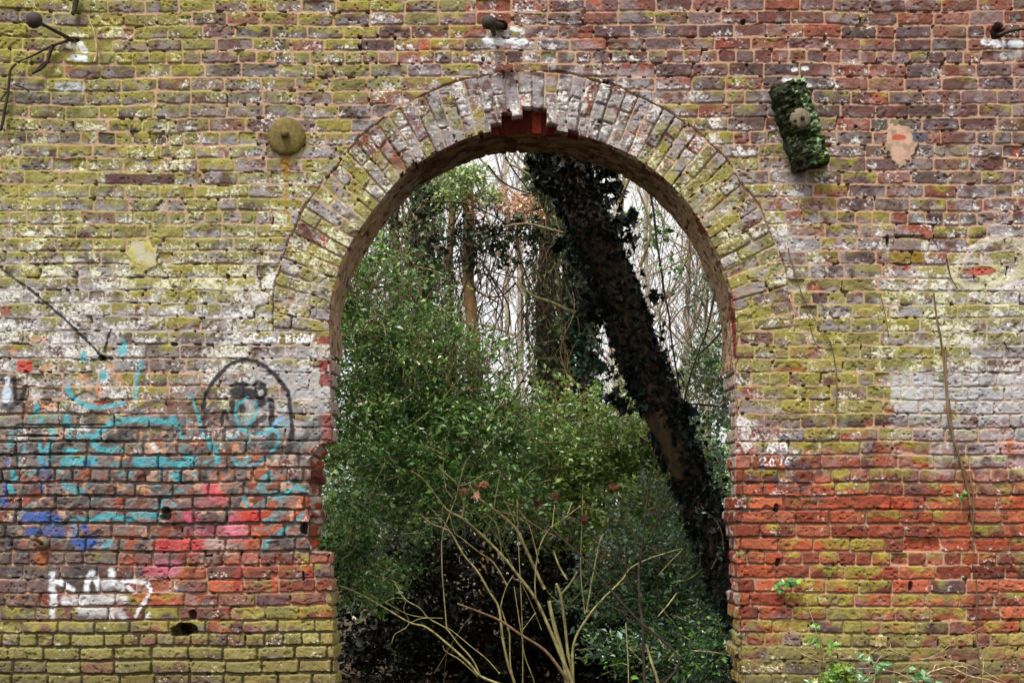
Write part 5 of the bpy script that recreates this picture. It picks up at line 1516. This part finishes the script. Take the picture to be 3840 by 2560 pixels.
wleaf(br, [(1290, 790, 40, 14, 9), (1220, 770, 8, 20, 4), (1350, 800, 26, 10, 4), (1480, 860, 60, 10, 8)], .052, [(70, 126, 62), (120, 160, 110), (52, 100, 50)], 93, -.25, 'oval')
mb = MB()
for pts in ([(860, 900), (880, 760), (890, 660)], [(1290, 960), (1290, 840), (1270, 760)], [(700, 900), (780, 800), (870, 700)]):
    mb.tube([P(*qw(x, y), -.22) for x, y in pts], [.003, .0025, .002], 5); mb.build('stem', M_DRYVINE, br); mb = MB()

RUN = [([(0, 400), (60, 480), (130, 560), (210, 610), (290, 640), (355, 658), (400, 700), (440, 745)], 8, 5, 'slim bleached runner drooping at the left of the dry tangle'),
       ([(905, 405), (925, 450), (1000, 520), (1100, 570), (1250, 615), (1380, 630), (1500, 615), (1590, 590)], 8, 4, 'long bleached runner sagging in a shallow curve against the bricks'),
       ([(1240, 645), (1300, 640), (1370, 635), (1480, 590), (1600, 510), (1720, 430), (1860, 360), (1948, 310)], 9, 4, 'bleached runner rising to a point at the right'),
       ([(1470, 592), (1600, 640), (1800, 690), (1960, 760), (2100, 830), (2220, 890)], 8, 6, 'straight bleached runner slanting down to the right corner'),
       ([(730, 690), (790, 610), (860, 560), (930, 510), (945, 480)], 6, 5, 'short tan runner curving up beside the bramble'),
       ([(790, 830), (860, 710), (930, 610), (1000, 540), (1030, 490), (960, 440), (920, 418)], 7, 6, 'tan hooked runner behind the bramble leaves'),
       ([(590, 720), (660, 730), (750, 725), (870, 735), (1000, 750), (1100, 770), (1180, 810), (1280, 860), (1340, 890)], 11, 9, 'tan runner lying level above the bramble leaves'),
       ([(600, 725), (680, 755), (760, 810), (820, 865)], 11, 6, 'thick short runner ending among the ivy leaves'),
       ([(1360, 790), (1430, 760), (1530, 730), (1620, 715), (1720, 760), (1840, 810), (1980, 835), (2100, 870), (2300, 900)], 18, 14, 'thickest dry tan vine arching at the right corner'),
       ([(1640, 720), (1720, 705), (1790, 725), (1830, 780), (1838, 820)], 13, 9, 'looped dry vine over the thickest one'),
       ([(1380, 790), (1450, 745), (1480, 690), (1545, 688)], 16, 12, 'stout dry vine tip curling up beside the thickest one'),
       ([(1140, 872), (1250, 855), (1340, 850), (1450, 830)], 16, 18, 'thick dry vine lying at the bottom edge'),
       ([(1720, 870), (1790, 800), (1800, 720)], 9, 6, 'upright dry vine crossing the loop'),
       ([(1940, 900), (1945, 760), (1950, 640), (1915, 540)], 7, 5, 'upright dry stalk before the lower end of the hanging vine'),
       ([(1640, 800), (1700, 780), (1600, 750), (1550, 740)], 7, 5, 'small twisted twig under the thickest dry vine'),
       ([(1110, 770), (1170, 730), (1220, 690)], 6, 4, 'small dry twig rising above the bramble')]
for i, (pts, w0, w1, lb) in enumerate(RUN):
    Rk = np.random.RandomState(700 + i)
    mb = MB(); n = len(pts)
    mb.tube([P(*qw(x, y), -.14 - .08 * Rk.rand() - .02 * i / 4) for x, y in pts], [(w0 + (w1 - w0) * j / (n - 1)) / 2.643 / S / 2 for j in range(n)], 7, .12, i)
    o = mb.build('dry_runner', M_DRYVINE); tag(o, lb, 'twig', 'dry runners at the foot of the wall')

# weeds and litter on the ground before the wall
n = 2600
R_ = np.random.RandomState(123)
lx = R_.uniform(-4.5, 4.5, n); ly = -.08 - R_.rand(n) ** 1.5 * 2.5
a, tr, c = leaf_arrays(np.stack([lx, ly, .01 + R_.rand(n) * .03], 1), .05 * (.6 + .8 * R_.rand(n)), pal_cols(R_, n, [(110, 84, 54), (84, 62, 40), (86, 104, 50), (130, 100, 66)]), 124, 'oval', 1.2)
o = mesh_np('ground_cover', a, None, M_DRYLEAF, c, None, False, tr); tag(o, 'fallen leaves and small weeds on the ground before the wall', 'ground cover', None, 'stuff')
